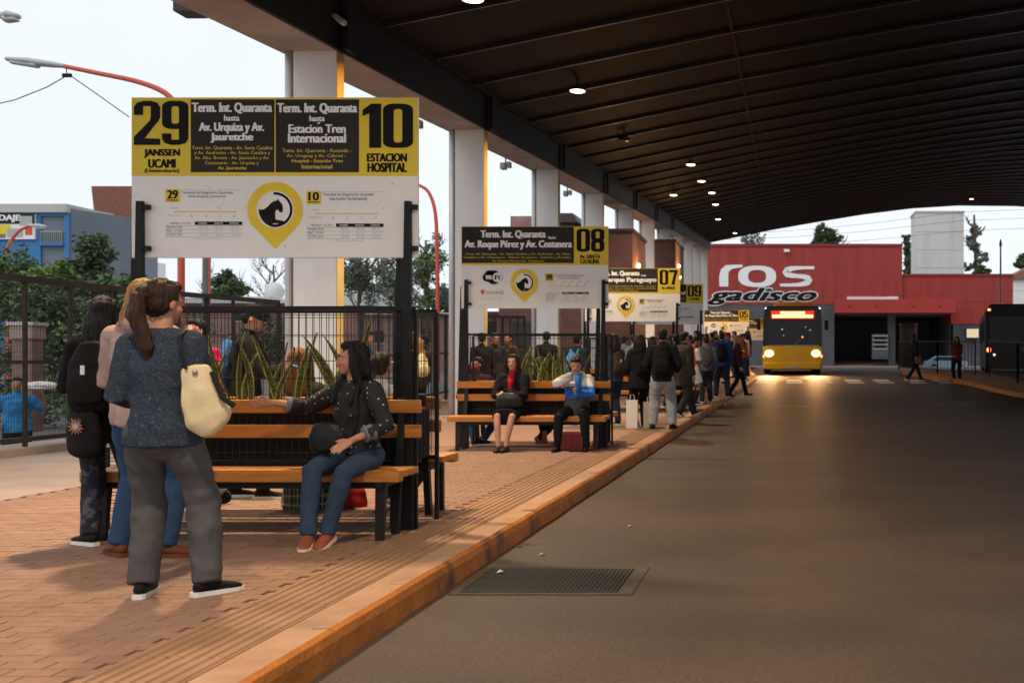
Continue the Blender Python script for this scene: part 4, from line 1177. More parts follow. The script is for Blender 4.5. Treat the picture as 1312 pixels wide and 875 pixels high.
def simple_house(px0, px1, d, ptop, pbase, m, label, roof=None, rm=None, wins=(), nm='low_building'):
    x0, x1 = PX(px0, d), PX(px1, d)
    t = empty(nm, ((x0 + x1) / 2, d, 0), label, 'building')
    w = (x1 - x0) / 2
    zt = PZ(ptop, d)
    MB().box(-w, w, 0, 7, -.2, zt).build('wall', m, t)
    if roof: MB().prism([(-w - .3, zt + .01), (w + .3, zt + .01), (w * .9, zt + roof), (-w * .9, zt + roof)], -.3, 7.3).build('roof', rm, t)
    for (a, b, c, e) in wins:
        f = MB().box(PX(a, d) - (x0 + x1) / 2, PX(b, d) - (x0 + x1) / 2, -.04, .0, PZ(e, d), PZ(c, d)).build('window', M_bug, t)
        MB().box(PX(a, d) - (x0 + x1) / 2 - .05, PX(b, d) - (x0 + x1) / 2 + .05, -.06, -.041, PZ(e, d) - .05, PZ(e, d) + .04).build('sill', M_tl, f)
    return t
M_pink = mat('faded pink wall', (.36, .17, .15, 1), .85, (.30, .14, .125, 1), scale=.8, c3=(.45, .35, .32, 1), s3=.3, f3=(.5, .8))
M_wroof = mat('white metal roof', (.62, .62, .61, 1), .5)
simple_house(140, 372, 62, 389, 430, M_pink, 'long faded pink building with white roof edge beyond the fence', .3, M_wroof, [(180, 200, 398, 412), (300, 318, 398, 412)])
simple_house(290, 345, 72, 380, 430, M_wroof, 'white flat roofed shed below the domed tank')
simple_house(440, 470, 66, 392, 430, M_pink, 'small pink house with white gable seen beyond the fence', .9, M_wroof)
simple_house(466, 640, 58, 404, 470, mat('pink block wall', (.40, .24, .21, 1), .85, (.34, .2, .175, 1), scale=1), 'long pinkish block wall building behind the second column', .12, M_wroof, [(480, 492, 424, 440), (540, 552, 420, 440), (600, 612, 412, 428)])
simple_house(612, 650, 46, 404, 470, M_pink, 'pink brick gatehouse behind the 08 sign', .15, mat('dark coping', (.07, .05, .045, 1), .6), [(622, 636, 412, 432)])
dk = simple_house(716, 736, 70, 286, 400, mat('dark clad wall', (.05, .035, .03, 1), .8), 'dark gabled building behind the third column', .6, mat('dark coping', (.07, .05, .045, 1), .6))
simple_house(654, 682, 75, 277, 400, M_pink, 'tall pinkish block showing between second and third columns')
dt = empty('domed_tank', (PX(334, 74), 76, 0), 'white domed water tank above the shed roof', 'tank')
MB().tube([(0, 0, 0), (0, 0, PZ(372, 74))], .55, 18, cap=False).build('drum', M_wroof, dt, smooth=True)
MB().ell((0, 0, PZ(372, 74)), (.64, .64, .7), n=18, k=10).build('dome', M_wroof, dt, smooth=True)
# brick pier, wall and hedge just beyond the fence
bp_ = empty('brick_pier', (PX(28, 19), 19, 0), 'pinkish brick gate pier with pale cap beyond the left fence', 'pillar')
MB().box(-.17, .17, 0, .3, 0, 1.62).build('shaft', mat('pier brick', (.27, .17, .14, 1), .9, (.2, .13, .11, 1), scale=8, stretch=(1, 1, 3), bump=.4, bscale=25), bp_)
MB().box(-.20, .20, -.03, .33, 1.62, 1.86).build('cap', mat('pier cap', (.36, .27, .22, 1), .8), bp_, bevel=.02)
MB().box(-.23, .23, -.06, .36, 1.86, 1.92).build('cap_slab', mat('pier slab', (.5, .46, .42, 1), .8), bp_)

# ------------------------------------------------------------------ trees and hedges
def leafmat(name, a, b): return mat(name, a + (1,), .7, b + (1,), scale=.9, detail=6, coord='Pos', fac=(.3, .7))
LG = leafmat('foliage mid', (.085, .13, .055), (.18, .25, .10))
LD = leafmat('foliage dark', (.055, .082, .042), (.12, .16, .075))
LB = leafmat('foliage bright', (.10, .17, .045), (.22, .31, .09))
LE = leafmat('foliage grey green', (.11, .13, .10), (.21, .24, .18))
M_bark = mat('bark', (.09, .065, .05, 1), .95, (.14, .11, .09, 1), scale=5, stretch=(1, 1, .2), bump=.5, bscale=12)
def crown_geo(blobs, n, size, rnd, flat=.6):
    mb = MB(); vs = []; fs = []
    tot = sum(b[3] * b[4] * b[5] for b in blobs)
    for (cx, cy, cz, rx, ry, rz) in blobs:
        m = int(n * rx * ry * rz / tot)
        # clumps
        cl = []
        for _ in range(max(6, m // 38)):
            u = Vector((rnd.gauss(0, 1), rnd.gauss(0, 1), rnd.gauss(0, 1))).normalized() * (rnd.random() ** .42)
            cl.append(Vector((cx + u.x * rx, cy + u.y * ry, cz + u.z * rz)))
        s_ = min(rx, ry, rz) * .27
        for _ in range(m):
            c = rnd.choice(cl)
            p = c + Vector((rnd.gauss(0, s_), rnd.gauss(0, s_), rnd.gauss(0, s_ * .8)))
            a = Vector((rnd.uniform(-1, 1), rnd.uniform(-1, 1), rnd.uniform(-.6, .6))).normalized()
            b = a.orthogonal().normalized()
            b = Matrix.Rotation(rnd.uniform(0, 6.28), 3, a) @ b
            L = size * rnd.uniform(.6, 1.3)
            o = len(vs)
            c2 = a.cross(b)
            vs += [p - a * L * .5, p + b * L * .28 + c2 * L * .06, p + a * L * .5, p - b * L * .28 + c2 * L * .06]
            fs.append((o, o + 1, o + 2, o + 3))
    mb.add(vs, fs)
    return mb
def limbs(base, top, r, rnd, n=5, spread=1.2, depth=1):
    mb = MB(); base, top = Vector(base), Vector(top)
    mid = base.lerp(top, .5) + Vector((rnd.uniform(-.1, .1), rnd.uniform(-.1, .1), 0)) * (top - base).length * .4
    mb.tube([base, base.lerp(mid, .6), mid, top], [r, r * .8, r * .65, r * .3], 8)
    def rec(p, d, L, rr, k):
        pts = [p]; q = p
        for i in range(3):
            d = (d + Vector((rnd.uniform(-.3, .3), rnd.uniform(-.3, .3), rnd.uniform(-.05, .3)))).normalized()
            q = q + d * L / 3; pts.append(q)
            if k > 0:
                for _ in range(2): rec(q, (d + Vector((rnd.uniform(-1, 1), rnd.uniform(-1, 1), rnd.uniform(-.2, .6)))).normalized(), L * .55, rr * .5, k - 1)
        mb.tube(pts, [rr, rr * .75, rr * .5, rr * .22], 5)
    for i in range(n):
        t = .45 + .55 * i / n
        p = base.lerp(top, t); a = i * 2.4 + rnd.random()
        rec(p, Vector((math.cos(a), math.sin(a), .7)).normalized(), spread, r * .42, depth)
    return mb
def tree(nm, label, px, d, pbase, ptop, wpx, m, n, size, blobs=None, seed=1, bare=0, group=None, trunk_only=.55, depth=1):
    rnd = random.Random(seed)
    s = d / 1400
    z0 = rise(d) - .2; zt = PZ(ptop, d); zc_ = PZ(pbase, d); w = wpx * s / 2
    t = empty(nm, (PX(px, d), d, z0), label, 'tree', group)
    H = zt - z0
    cb = zc_ - z0
    limbs((0, 0, 0), (rnd.uniform(-.2, .2), 0, H * .93 if bare else cb + (H - cb) * .6), max(.06, H * .022), rnd, 7, w * .8, depth).build('trunk', M_bark, t)
    if n:
        if not blobs:
            blobs = []
            for i in range(9):
                a = rnd.uniform(0, 6.28); q = rnd.uniform(0, .6)
                f_ = rnd.uniform(.1, .85)
                blobs.append((math.cos(a) * w * q, math.sin(a) * w * q * .8, cb + (H - cb) * f_, w * rnd.uniform(.35, .55), w * rnd.uniform(.35, .5), (H - cb) * rnd.uniform(.16, .26)))
        crown_geo(blobs, n, size, rnd).build('crown', m, t)
    return t
tree('leafy_tree', 'broad mid green tree in front of the blue guesthouse at the left edge', 18, 31, 420, 318, 110, LG, 5200, .17, seed=1)
tree('leafy_tree', 'bright green low tree below the guesthouse balcony', 72, 28, 400, 334, 80, LB, 3600, .15, seed=2)
tree('leafy_tree', 'dense tree in front of the grey side block', 122, 33, 410, 303, 90, LD, 5200, .17, seed=3)
tree('leafy_tree', 'bright green tree just left of the blonde head', 152, 29, 420, 328, 84, LG, 4600, .16, seed=4)
tree('leafy_tree', 'dark green tree behind the brick pier', 50, 24, 500, 372, 120, LD, 5200, .14, seed=5)
tree('leafy_tree', 'dark green tree behind the left fence near the backpack', 128, 25, 520, 376, 120, LD, 5200, .14, seed=6)
tree('round_tree', 'dark round crowned tree beyond the fence below the big sign', 288, 78, 392, 349, 78, LD, 4200, .34, seed=7)
tree('bare_tree', 'leafless tree beside the white domed tank', 352, 84, 392, 331, 76, LD, 0, .3, seed=8, bare=1, depth=2)
tree('airy_tree', 'tall thin leaved tree right of the first column', 462, 55, 392, 318, 92, LE, 3000, .20, seed=9, bare=1, depth=2)
tree('airy_tree', 'airy tree beyond the post gap under the 29 and 10 sign', 508, 66, 400, 326, 80, LE, 2600, .22, seed=10, bare=1)
tree('airy_tree', 'tall light green airy tree left of the second column', 546, 50, 404, 296, 64, LG, 2600, .16, seed=11, bare=1, depth=2)
tree('leafy_tree', 'greyish dense tree row behind the small pink house', 478, 90, 402, 362, 130, LE, 5000, .36, seed=12)
tree('leafy_tree', 'grey green tree line behind the second column', 570, 95, 402, 366, 110, LE, 4200, .36, seed=13)
tree('pine_tree', 'dark bushy tree showing above the red wall', 1068, 160, 318, 288, 60, LD, 3600, .5, seed=14)
tree('bare_tree', 'sparse leafless tree above the left part of the red wall', 962, 145, 322, 297, 52, LE, 500, .35, seed=15, bare=1, depth=2)
tree('pine_tree', 'dark conifer left of the white tower', 1163, 160, 352, 300, 24, LD, 2800, .55, seed=16)
def eblobs(H, w, rnd, n=17, cb=.25):
    return [(rnd.uniform(-.5, .5) * w, rnd.uniform(-.4, .4) * w, H * (cb + (1 - cb) * i / n), w * rnd.uniform(.22, .5), w * .4, H * .035) for i in range(n)]
tree('eucalyptus_tree', 'tall narrow eucalyptus right of the white tower', 1248, 150, 352, 262, 36, LE, 3800, .5, blobs=eblobs(20, 1.9, random.Random(17)), seed=17, bare=1)
tree('leafy_tree', 'low bush behind the roof at the right of the eucalyptus', 1258, 145, 356, 340, 26, LD, 900, .5, seed=18)
tree('leafy_tree', 'small dark tree at the right edge beside the small house', 1312, 150, 350, 322, 30, LD, 1400, .5, seed=19)
# hedge seen through the fence
def hedge(x0, x1, y, h, label, n, m, seed):
    rnd = random.Random(seed)
    t = empty('hedge', ((x0 + x1) / 2, y, 0), label, 'hedge')
    w = (x1 - x0) / 2
    bl = [(rnd.uniform(-w, w), rnd.uniform(-.3, .3), h * rnd.uniform(.2, .85), .55, .5, h * .3) for _ in range(int(w * 5))]
    crown_geo(bl, n, .10, rnd).build('crown', m, t)
    limbs((0, 0, -.1), (0, 0, h * .6), .05, rnd, 4, .6, 0).build('trunk', M_bark, t)
hedge(-17.5, -13.4, 21.5, 1.9, 'clipped dark hedge beyond the fence left of the pier', 6000, LD, 31)
hedge(-13.0, -10.9, 20.3, 2.1, 'leafy hedge beyond the fence right of the pier', 5200, LG, 32)
hedge(-13.0, -10.9, 25.5, 2.0, 'hedge farther along the outside of the fence', 4000, LD, 33)

# ------------------------------------------------------------------ street lamps, poles, wires
M_pole = mat('salmon red pole', (.68, .13, .085, 1), .5, (.60, .11, .07, 1), scale=3)
M_head_ = mat('lamp head grey', (.50, .50, .48, 1), .4)
def street_lamp(x, d, pts, hd, label, r=.06, tilt=(-1, -.08)):
    t = empty('street_lamp', (x, d, rise(d) - .2), label, 'street lamp', 'red street lamps outside the terminal')
    z0 = rise(d) - .2
    P3 = [Vector((0, 0, 0))] + [Vector((PX(a, d) - x, 0, PZ(b, d) - z0)) for a, b in pts]
    # smooth the polyline
    Q = []
    for i in range(len(P3) - 1):
        p0, p1, p2, p3 = P3[max(0, i - 1)], P3[i], P3[i + 1], P3[min(len(P3) - 1, i + 2)]
        for k in range(6):
            u = k / 6
            Q.append(.5 * ((2 * p1) + (-p0 + p2) * u + (2 * p0 - 5 * p1 + 4 * p2 - p3) * u * u + (-p0 + 3 * p1 - 3 * p2 + p3) * u ** 3))
    Q.append(P3[-1])
    MB().tube(Q, [r * (1 - .45 * i / len(Q)) for i in range(len(Q))], 10).build('pole', M_pole, t, smooth=True)
    e = P3[-1]; dv = Vector((tilt[0], 0, -tilt[1])).normalized()
    hd_ = MB().tube([e - dv * .1, e + dv * .15, e + dv * hd * .6, e + dv * hd], [(.06, .05), (.10, .07), (.17, .085), (.10, .05)], 14, ref=(0, 1, 0)).build('lamp_head', M_head_, t, smooth=True)
    MB().tube([e + dv * hd * .45 - Vector((0, 0, .07)), e + dv * hd * .92 - Vector((0, 0, .06))], [(.13, .06), (.10, .045)], 12, ref=(0, 1, 0)).build('lens', mat('lamp lens', (.6, .62, .6, 1), .2), hd_, smooth=True)
    return t
street_lamp(PX(232, 25), 25, [(232, 415), (232, 200), (228, 150), (216, 123), (180, 106), (120, 93), (76, 84)], 1.18, 'tall red street lamp whose long arm reaches left over the fence', .085, (-1, -.12))
street_lamp(PX(561, 40), 40, [(561, 415), (560, 330), (558, 275), (550, 248), (538, 238), (520, 233)], .9, 'red street lamp behind the right edge of the big sign', .085, (-1, .1))
street_lamp(PX(10, 40), 40, [(10, 350), (10, 320), (16, 306), (26, 295), (40, 289)], .5, 'small red double arm lamp at the left edge before the guesthouse', .08, (1, .08))
street_lamp(PX(267, 45), 45, [(267, 400), (268, 330), (270, 260), (290, 240)], .8, 'red lamp pole beside the wooden utility pole', .09, (1, .1))
a2 = street_lamp(PX(-60, 20), 20, [(-60, 350), (-60, 60), (-50, 30), (-30, 22), (-2, 20)], .34, 'lamp head peeking in at the top left corner', .06, (1, .05))
up_ = empty('utility_pole', (PX(263, 44), 44, rise(44) - .2), 'grey wooden utility pole just left of the red lamp pole', 'pole')
MB().tube([(0, 0, 0), (0, 0, PZ(250, 44))], [.13, .09], 10).build('pole', mat('weathered wood', (.18, .16, .15, 1), .9), up_, smooth=True)
MB().box(-.9, .9, -.06, .06, PZ(336, 44) - .1, PZ(336, 44)).build('cross_arm', M_bark, up_)
lp = empty('thin_mast', (PX(1282, 70), 70, rise(70) - .15), 'thin pale mast with small top fitting near the right edge', 'pole')
MB().tube([(0, 0, 0), (0, 0, PZ(330, 70))], [.09, .05], 10).build('pole', M_head_, lp, smooth=True)
MB().tube([(0, 0, PZ(330, 70)), (0, 0, PZ(323, 70))], [.10, .04], 10).build('top_fitting', M_lampbody, lp, smooth=True)
# overhead cables
M_cab = mat('cable', (.05, .05, .055, 1), .7)
def cable(pts, d, label, r=.012):
    Q = [Vector((PX(a, dd), dd, PZ(b, dd))) for (a, b), dd in zip(pts, d)]
    tag(MB().tube(Q, r, 5).build('overhead_cable', M_cab, None, smooth=True), label, 'cable')
cable([(-40, 142), (20, 128), (60, 112), (88, 96)], [25] * 4, 'thin overhead cable from the left edge to the lamp arm')
cable([(88, 96), (120, 118), (165, 150)], [25, 25, 25], 'thin overhead cable from the lamp arm down to the right')
cl_ = empty('cable_clamp', (PX(86, 25), 25, PZ(97, 25)), 'small dark cable clamp hanging under the lamp arm', 'clamp')
MB().box(-.10, .10, -.03, .03, -.04, .04).build('clamp', M_blk, cl_); MB().tube([(0, 0, .02), (-.02, 0, .16)], .012, 6).build('tie', M_blk, cl_)
for k, (y0, y1) in enumerate(((268, 300), (279, 308), (292, 318), (372, 384))):
    d = 100 if k < 3 else 112
    cable([(900, y1), (1010, y1 - 4), (1110, (y0 + y1) / 2 + 3), (1230, y0 + 4), (1330, y0)], [d] * 5, ['topmost', 'second', 'third', 'lowest'][k] + ' of the overhead cables strung before the store', .016)
# ------------------------------------------------------------------ people
M_skin = mat('skin light', (.50, .26, .17, 1), .55, (.44, .21, .14, 1), scale=12, bump=.1, bscale=200)
M_skin2 = mat('skin tan', (.36, .18, .11, 1), .55, (.30, .145, .09, 1), scale=12, bump=.1, bscale=200)
M_lip = mat('lips', (.36, .07, .06, 1), .45)
M_eyew = mat('eye white', (.6, .58, .55, 1), .25)
M_eyed = mat('iris', (.02, .012, .008, 1), .2)
def hairm(name, rgb, rough=.42):
    c = srgb(*rgb)
    return mat('hair ' + name, c, rough, tuple(x * .5 for x in c[:3]) + (1,), scale=14, stretch=(5, 5, .35), bump=.8, bscale=60)
H_blk = hairm('black', (26, 20, 20)); H_brn = hairm('brown', (62, 40, 30)); H_dkb = hairm('dark brown', (42, 28, 24))
H_bld = hairm('blonde', (178, 128, 66)); H_aub = hairm('auburn', (128, 76, 44)); H_gry = hairm('grey', (90, 82, 76))

def remesh(mb, name, m, voxel, parent=None, smooth=3, fold=0, ffreq=7, seed=0, groove=0, scale=1.0):
    me = bpy.data.meshes.new(name)
    me.from_pydata(mb.v, [], mb.f)
    bm = bmesh.new(); bm.from_mesh(me); bmesh.ops.recalc_face_normals(bm, faces=bm.faces); bm.to_mesh(me); bm.free()
    o = bpy.data.objects.new(name, me); COL.objects.link(o)
    r = o.modifiers.new('r', 'REMESH'); r.mode = 'VOXEL'; r.voxel_size = voxel
    if smooth:
        s = o.modifiers.new('s', 'SMOOTH'); s.factor = .5; s.iterations = smooth
    dg = bpy.context.evaluated_depsgraph_get()
    m2 = bpy.data.meshes.new_from_object(o.evaluated_get(dg))
    o.modifiers.clear()
    o.data = m2; bpy.data.meshes.remove(me); m2.name = name
    n = len(m2.vertices)
    co = np.empty(n * 3, 'f'); m2.vertices.foreach_get('co', co); co = co.reshape(-1, 3)
    if fold or groove:
        no = np.empty(n * 3, 'f'); m2.vertex_normals.foreach_get('vector', no); no = no.reshape(-1, 3)
        amp = np.empty(n, 'f')
        for i in range(n):
            x, y, z = co[i].tolist()
            if fold:
                v = noise.noise((x * ffreq * 1.1 + z * ffreq * .5 + seed, y * ffreq * 1.1 - z * ffreq * .3, z * ffreq * .85))
                w = noise.noise((x * ffreq * 2.6, y * ffreq * 2.6 + seed, z * ffreq * 2.6 + x * 6))
                amp[i] = fold * ((1 - 2.4 * abs(v)) * .8 + .55 * w - .3)
            else:
                amp[i] = groove * noise.noise((x * 75 + seed, y * 75, z * 5)) 
        co = co + no * amp[:, None]
    if scale != 1: co = co * scale
    m2.vertices.foreach_set('co', co.ravel())
    m2.materials.clear(); m2.materials.append(m)
    m2.polygons.foreach_set('use_smooth', np.ones(len(m2.polygons), dtype=bool))
    m2.update()
    if parent: o.parent = parent
    return o
def ik(a, t, l1, l2, pole):
    a, t = Vector(a), Vector(t); d = t - a; L = d.length
    mx = (l1 + l2) * .9985
    if L > mx: d = d * (mx / L); t = a + d; L = mx
    L = max(L, abs(l1 - l2) + .02)
    u = d.normalized(); c = (l1 * l1 - l2 * l2 + L * L) / (2 * L)
    h = math.sqrt(max(0, l1 * l1 - c * c))
    p = Vector(pole); p = p - u * p.dot(u)
    if p.length < 1e-4: p = Vector((0, 1, 0)) - u * u.y
    return a + u * c + p.normalized() * h, t

def person(X, D, yaw, label, z=None, H=1.70, fem=False, fat=1.0, vox=.013, skin=None, pel=(0, 0, .93), lean=(0, 0), twist=0,
           head=(0, 0), feet=None, hands=None, poles=None, kpoles=None, top=None, bottom=None, shoe=None, hair=None, group=None,
           pitch=(0, 0), face=False, curl=.5, handdir=None):
    """canonical height 1.70; +y is where the person faces; yaw turns it (0 = facing away from the camera)"""
    k = H / 1.70
    gz = rise(D) if z is None else z
    skin = skin or M_skin
    P0 = Vector(pel)
    up = Vector((lean[0], lean[1], 1)).normalized()
    tw = Matrix.Rotation(twist, 3, 'Z')
    sr = (tw @ Vector((1, 0, 0))); sr = (sr - up * sr.dot(up)).normalized()
    pr_ = Vector((1, 0, 0))
    sw = (.155 if fem else .178) * (.6 + .4 * fat)
    hw = .098 if fem else .09
    def sp(h): return P0 + up * h + Vector((0, -.012 * math.sin(h * 6), 0))
    neck = sp(.50); 
    fwd = up.cross(sr) * -1 if up.cross(sr).y < 0 else up.cross(sr)
    shs = [sp(.43) + sr * s * sw for s in (-1, 1)]
    feet = feet or ((-.10, .0, .085, .12), (.10, .0, .085, -.12))
    hips = [P0 + pr_ * s * hw + Vector((0, 0, -.035)) for s in (-1, 1)]
    kp = kpoles or ((-.12, 1, .1), (.12, 1, .1))
    legs = []
    for s in (0, 1):
        kn, an = ik(hips[s], Vector(feet[s][:3]), .425, .415, kp[s])
        legs.append((hips[s], kn, an, feet[s][3]))
    hands = hands or (None, None)
    poles = poles or ((-.5, -1, -.2), (.5, -1, -.2))
    arms = []
    for s in (0, 1):
        sg = (-1, 1)[s]
        t = Vector(hands[s]) if hands[s] else shs[s] + Vector((sg * .05, .05, -.53))
        el, wr = ik(shs[s], t, .285, .255, poles[s])
        arms.append((shs[s], el, wr))
    # ---- body, one continuous surface
    b = MB()
    f_ = fat
    wst = .118 if fem else .135
    rings = [(-.10, .13 * f_, .095 * f_), (-.02, .150 * f_, .112 * f_), (.08, (wst + .015) * f_, .10 * f_), (.17, wst * f_, .092 * f_), (.30, .140 * f_, .105 * f_), (.40, .135, .092), (.46, .085, .07)]
    b.tube([sp(q[0]) for q in rings], [(q[1] - .008, q[2] - .008) for q in rings], 18, ref=sr)
    b.tube([sp(.43) - sr * sw * .96, sp(.45), sp(.43) + sr * sw * .96], [.05, .06, .05], 12)
    b.tube([sp(.42), neck + up * .02, neck + up * .09 + fwd * .012], [.062, .052, .050], 12)
    Mh = Matrix.Rotation(head[0], 3, 'Z') @ Matrix.Rotation(head[1], 3, 'X')
    Ml = up.to_track_quat('Z', 'Y').to_matrix() if False else Matrix.Identity(3)
    hc = neck + up * .155 + fwd * .02
    def hp(x, y, z_): return hc + Mh @ Vector((x, y, z_))
    b.ell(hp(0, -.012, .035), (.076, .094, .085), Mh)
    b.ell(hp(0, .022, -.03), (.060, .070, .075), Mh)
    b.ell(hp(0, .050, -.082), (.034, .032, .028), Mh, 10, 8)
    b.tube([hp(0, .082, .014), hp(0, .090, -.010), hp(0, .096, -.026)], [.009, .011, .0135], 8)
    for s in (-1, 1):
        b.ell(hp(s * .030, .060, -.028), (.028, .026, .022), Mh, 10, 8)
        b.ell(hp(s * .074, -.006, -.008), (.013, .020, .032), Mh, 10, 8)
        b.tube([hp(s * .012, .082, .022), hp(s * .042, .070, .022)], [.010, .010], 8)
    b.ell(hp(0, .078, -.052), (.024, .016, .012), Mh, 10, 8)
    fingers = vox < .011
    for s in (0, 1):
        sh, el, wr = arms[s]; sg = (-1, 1)[s]
        b.tube([sh, sh.lerp(el, .35), el, el.lerp(wr, .3), wr], [.045, .040, .033, .034, .023], 12)
        d = (wr - el).normalized()
        if handdir and handdir[s]: d = Vector(handdir[s]).normalized()
        # palm faces inward / down
        side = Vector((0, 1, 0)) if abs(d.z) > .7 else Vector((0, 0, 1)) * .35 + Vector((-sg, 0, 0))
        side = (side - d * side.dot(d)).normalized()      # thumb side
        nrm = d.cross(side).normalized()
        if nrm.dot(Vector((-sg, 0, 0)) if abs(d.z) > .7 else Vector((0, 0, -1))) < 0: nrm = -nrm
        pc = wr + d * .048
        b.tube([wr, wr + d * .03, wr + d * .085], [(.022, .016), (.036, .015), (.041, .013)], 12, ref=side)
        rf = .0085 if fingers else .0105
        for j, (o_, L1) in enumerate(((.030, .064), (.010, .074), (-.010, .068), (-.029, .052))):
            p = wr + d * (.088 - .004 * abs(j - 1)) + side * o_
            c1 = curl * (.7 + .12 * j)
            d1 = (d * math.cos(c1) + nrm * math.sin(c1)).normalized(); d2 = (d * math.cos(c1 * 2.1) + nrm * math.sin(c1 * 2.1)).normalized()
            sp_ = side * (o_ * .25)
            q = p + (d1 + sp_).normalized() * L1 * .5
            b.tube([p - d * .015, p, q, q + (d2 + sp_).normalized() * L1 * .5], [rf, rf, rf * .92, rf * .75], 7)
        p = wr + d * .028 + side * .026
        q = p + (side * .75 + d * .75).normalized() * .036
        b.tube([p - side * .01, p, q, q + (d + nrm * .35 * curl + side * .15).normalized() * .032], [.011, .011, .0095, .008], 7)
    for s in (0, 1):
        hpj, kn, an, fy = legs[s]
        b.tube([hpj, hpj.lerp(kn, .4), kn, kn.lerp(an, .3), an], [.078 * f_, .068 * f_, .048, .048, .034], 14)
        fd = Vector((math.sin(-fy), math.cos(fy), -math.tan(pitch[s]))).normalized()
        b.tube([an - fd * .03 - Vector((0, 0, .03)), an + fd * .05 - Vector((0, 0, .04)), an + fd * .14 - Vector((0, 0, .058))], [.028, .030, .020], 10)
    root = remesh(b, 'person', skin, vox, smooth=2, scale=k)
    root.location = (X, D, gz); root.rotation_euler[2] = yaw
    tag(root, label, 'person', group)
    up3 = Vector((0, 0, 1))
    # ---- top garment
    if top:
        m = top['m']; t = top.get('t', .018); hem = top.get('hem', -.10); sl = top.get('sleeve', 1.0); fl = top.get('flare', 0)
        g_ = MB()
        levels = [-.30, -.20, -.10, -.02, .08, .17, .30, .40]
        W_ = {-.30: .165, -.20: .165, -.10: .165 if fem else .15, -.02: .165 if fem else .155, .08: wst + .022, .17: wst + .012, .30: .150, .40: .148}
        D_ = {-.30: .13, -.20: .125, -.10: .122, -.02: .12, .08: .108, .17: .10, .30: .115, .40: .10}
        rg = [(h, W_[h] * f_ + t + fl * max(0, .1 - h), D_[h] * f_ + t + fl * .6 * max(0, .1 - h)) for h in levels if h >= hem - .001]
        g_.tube([sp(q[0]) for q in rg] + [sp(.455)], [(q[1], q[2]) for q in rg] + [(.10, .075)], 20, ref=sr, ca=.12)
        if fem:
            for s in (-1, 1): g_.ell(sp(.27) + sr * s * .062 + fwd * .075, (.062, .058, .062), None, 12, 8)
        g_.tube([sp(.425) - sr * sw, sp(.445), sp(.425) + sr * sw], [.052 + t, .062 + t, .052 + t], 14)
        for s in (0, 1):
            sh, el, wr = arms[s]
            if sl <= .5: pts = [sh, sh.lerp(el, sl * 2)]; rr = [.052 + t, .046 + t]
            else:
                e = el.lerp(wr, (sl - .5) * 2 * .97); pts = [sh, sh.lerp(el, .45), el, el.lerp(e, .5), e]; rr = [.054 + t, .046 + t, .040 + t, .037 + t, (.028 if sl > .9 else .036) + t]
            g_.tube(pts, rr, 14, cb=.15)
        if top.get('hood'):
            g_.tube([neck - fwd * .06 + up * .00 - sr * .09, neck - fwd * .10 + up * .01, neck - fwd * .06 + up * .0 + sr * .09], [.04, .055, .04], 10)
        if top.get('collar', True): g_.tube([neck - up * .04, neck + up * .022], [.072 + t * .3, .062 + t * .2], 14, cap=False if False else True)
        o = remesh(g_, top.get('name', 'jacket'), m, vox * 1.05, root, 2, fold=top.get('fold', .006), ffreq=top.get('ff', 7), seed=X * 3, scale=k)
        if top.get('cuff'):
            for s in (0, 1):
                sh, el, wr = arms[s]; e = el.lerp(wr, (sl - .5) * 2)
                c_ = MB().tube([e - (wr - el).normalized() * .06, e + (wr - el).normalized() * .012], [.037 + t, .035 + t], 16, ca=.1, cb=.1)
                remesh(c_, 'cuff', top['cuff'], vox, o, 1, scale=k)
        if top.get('scarf'):
            c_ = MB().tube([neck + up * .03, neck - up * .03 + fwd * .02, sp(.36) + fwd * .135, sp(.27) + fwd * .155], [.060, .070, .045, .032], 12)
            remesh(c_, 'scarf', top['scarf'], vox, root, 2, fold=.004, scale=k)
    # ---- trousers / skirt
    if bottom:
        m = bottom['m']; t = bottom.get('t', .014); le = bottom.get('len', 1.0); w = bottom.get('w', 1.0)
        g_ = MB()
        if bottom.get('skirt'):
            kn0, kn1 = legs[0][1], legs[1][1]
            mid = (legs[0][0] + legs[1][0]) / 2; km = (kn0 + kn1) / 2
            e = mid.lerp(km, bottom['skirt'])
            g_.tube([sp(.10), sp(0), mid.lerp(e, .3), e], [(.14 * f_, .11 * f_), (.165 * f_ + t, .125 * f_ + t), (.185, .125), (.19, .105)], 20, ref=(1, 0, 0), cb=.15)
        else:
            g_.tube([sp(-.09), sp(-.02), sp(.07)], [(.135 * f_ + t, .105 * f_ + t), (.158 * f_ + t, .118 * f_ + t), (.138 * f_ + t, .105 * f_ + t)], 18, ref=(1, 0, 0))
            for s in (0, 1):
                hpj, kn, an, fy = legs[s]
                e1 = 1.0
                if le <= .5: pts = [hpj, hpj.lerp(kn, le * 2)]; rr = [.086 * f_ + t, .082 * f_ * w + t]
                else:
                    e = kn.lerp(an - (an - kn).normalized() * .0 , (le - .5) * 2) + (Vector((0, 0, -.012)) if le > .95 else Vector())
                    pts = [hpj, hpj.lerp(kn, .35), hpj.lerp(kn, .75), kn, kn.lerp(e, .35), kn.lerp(e, .75), e]
                    rr = [.088 * f_ + t, .081 * f_ * (.6 + .4 * w) + t, .064 * f_ * (.5 + .5 * w) + t, .056 * w + t, .054 * w + t, .046 * w + t, .044 * w + t]
                g_.tube(pts, rr, 16, cb=.1)
        remesh(g_, bottom.get('name', 'trousers'), m, vox * 1.05, root, 2, fold=bottom.get('fold', .0055), ffreq=7, seed=X * 5 + 1, scale=k)
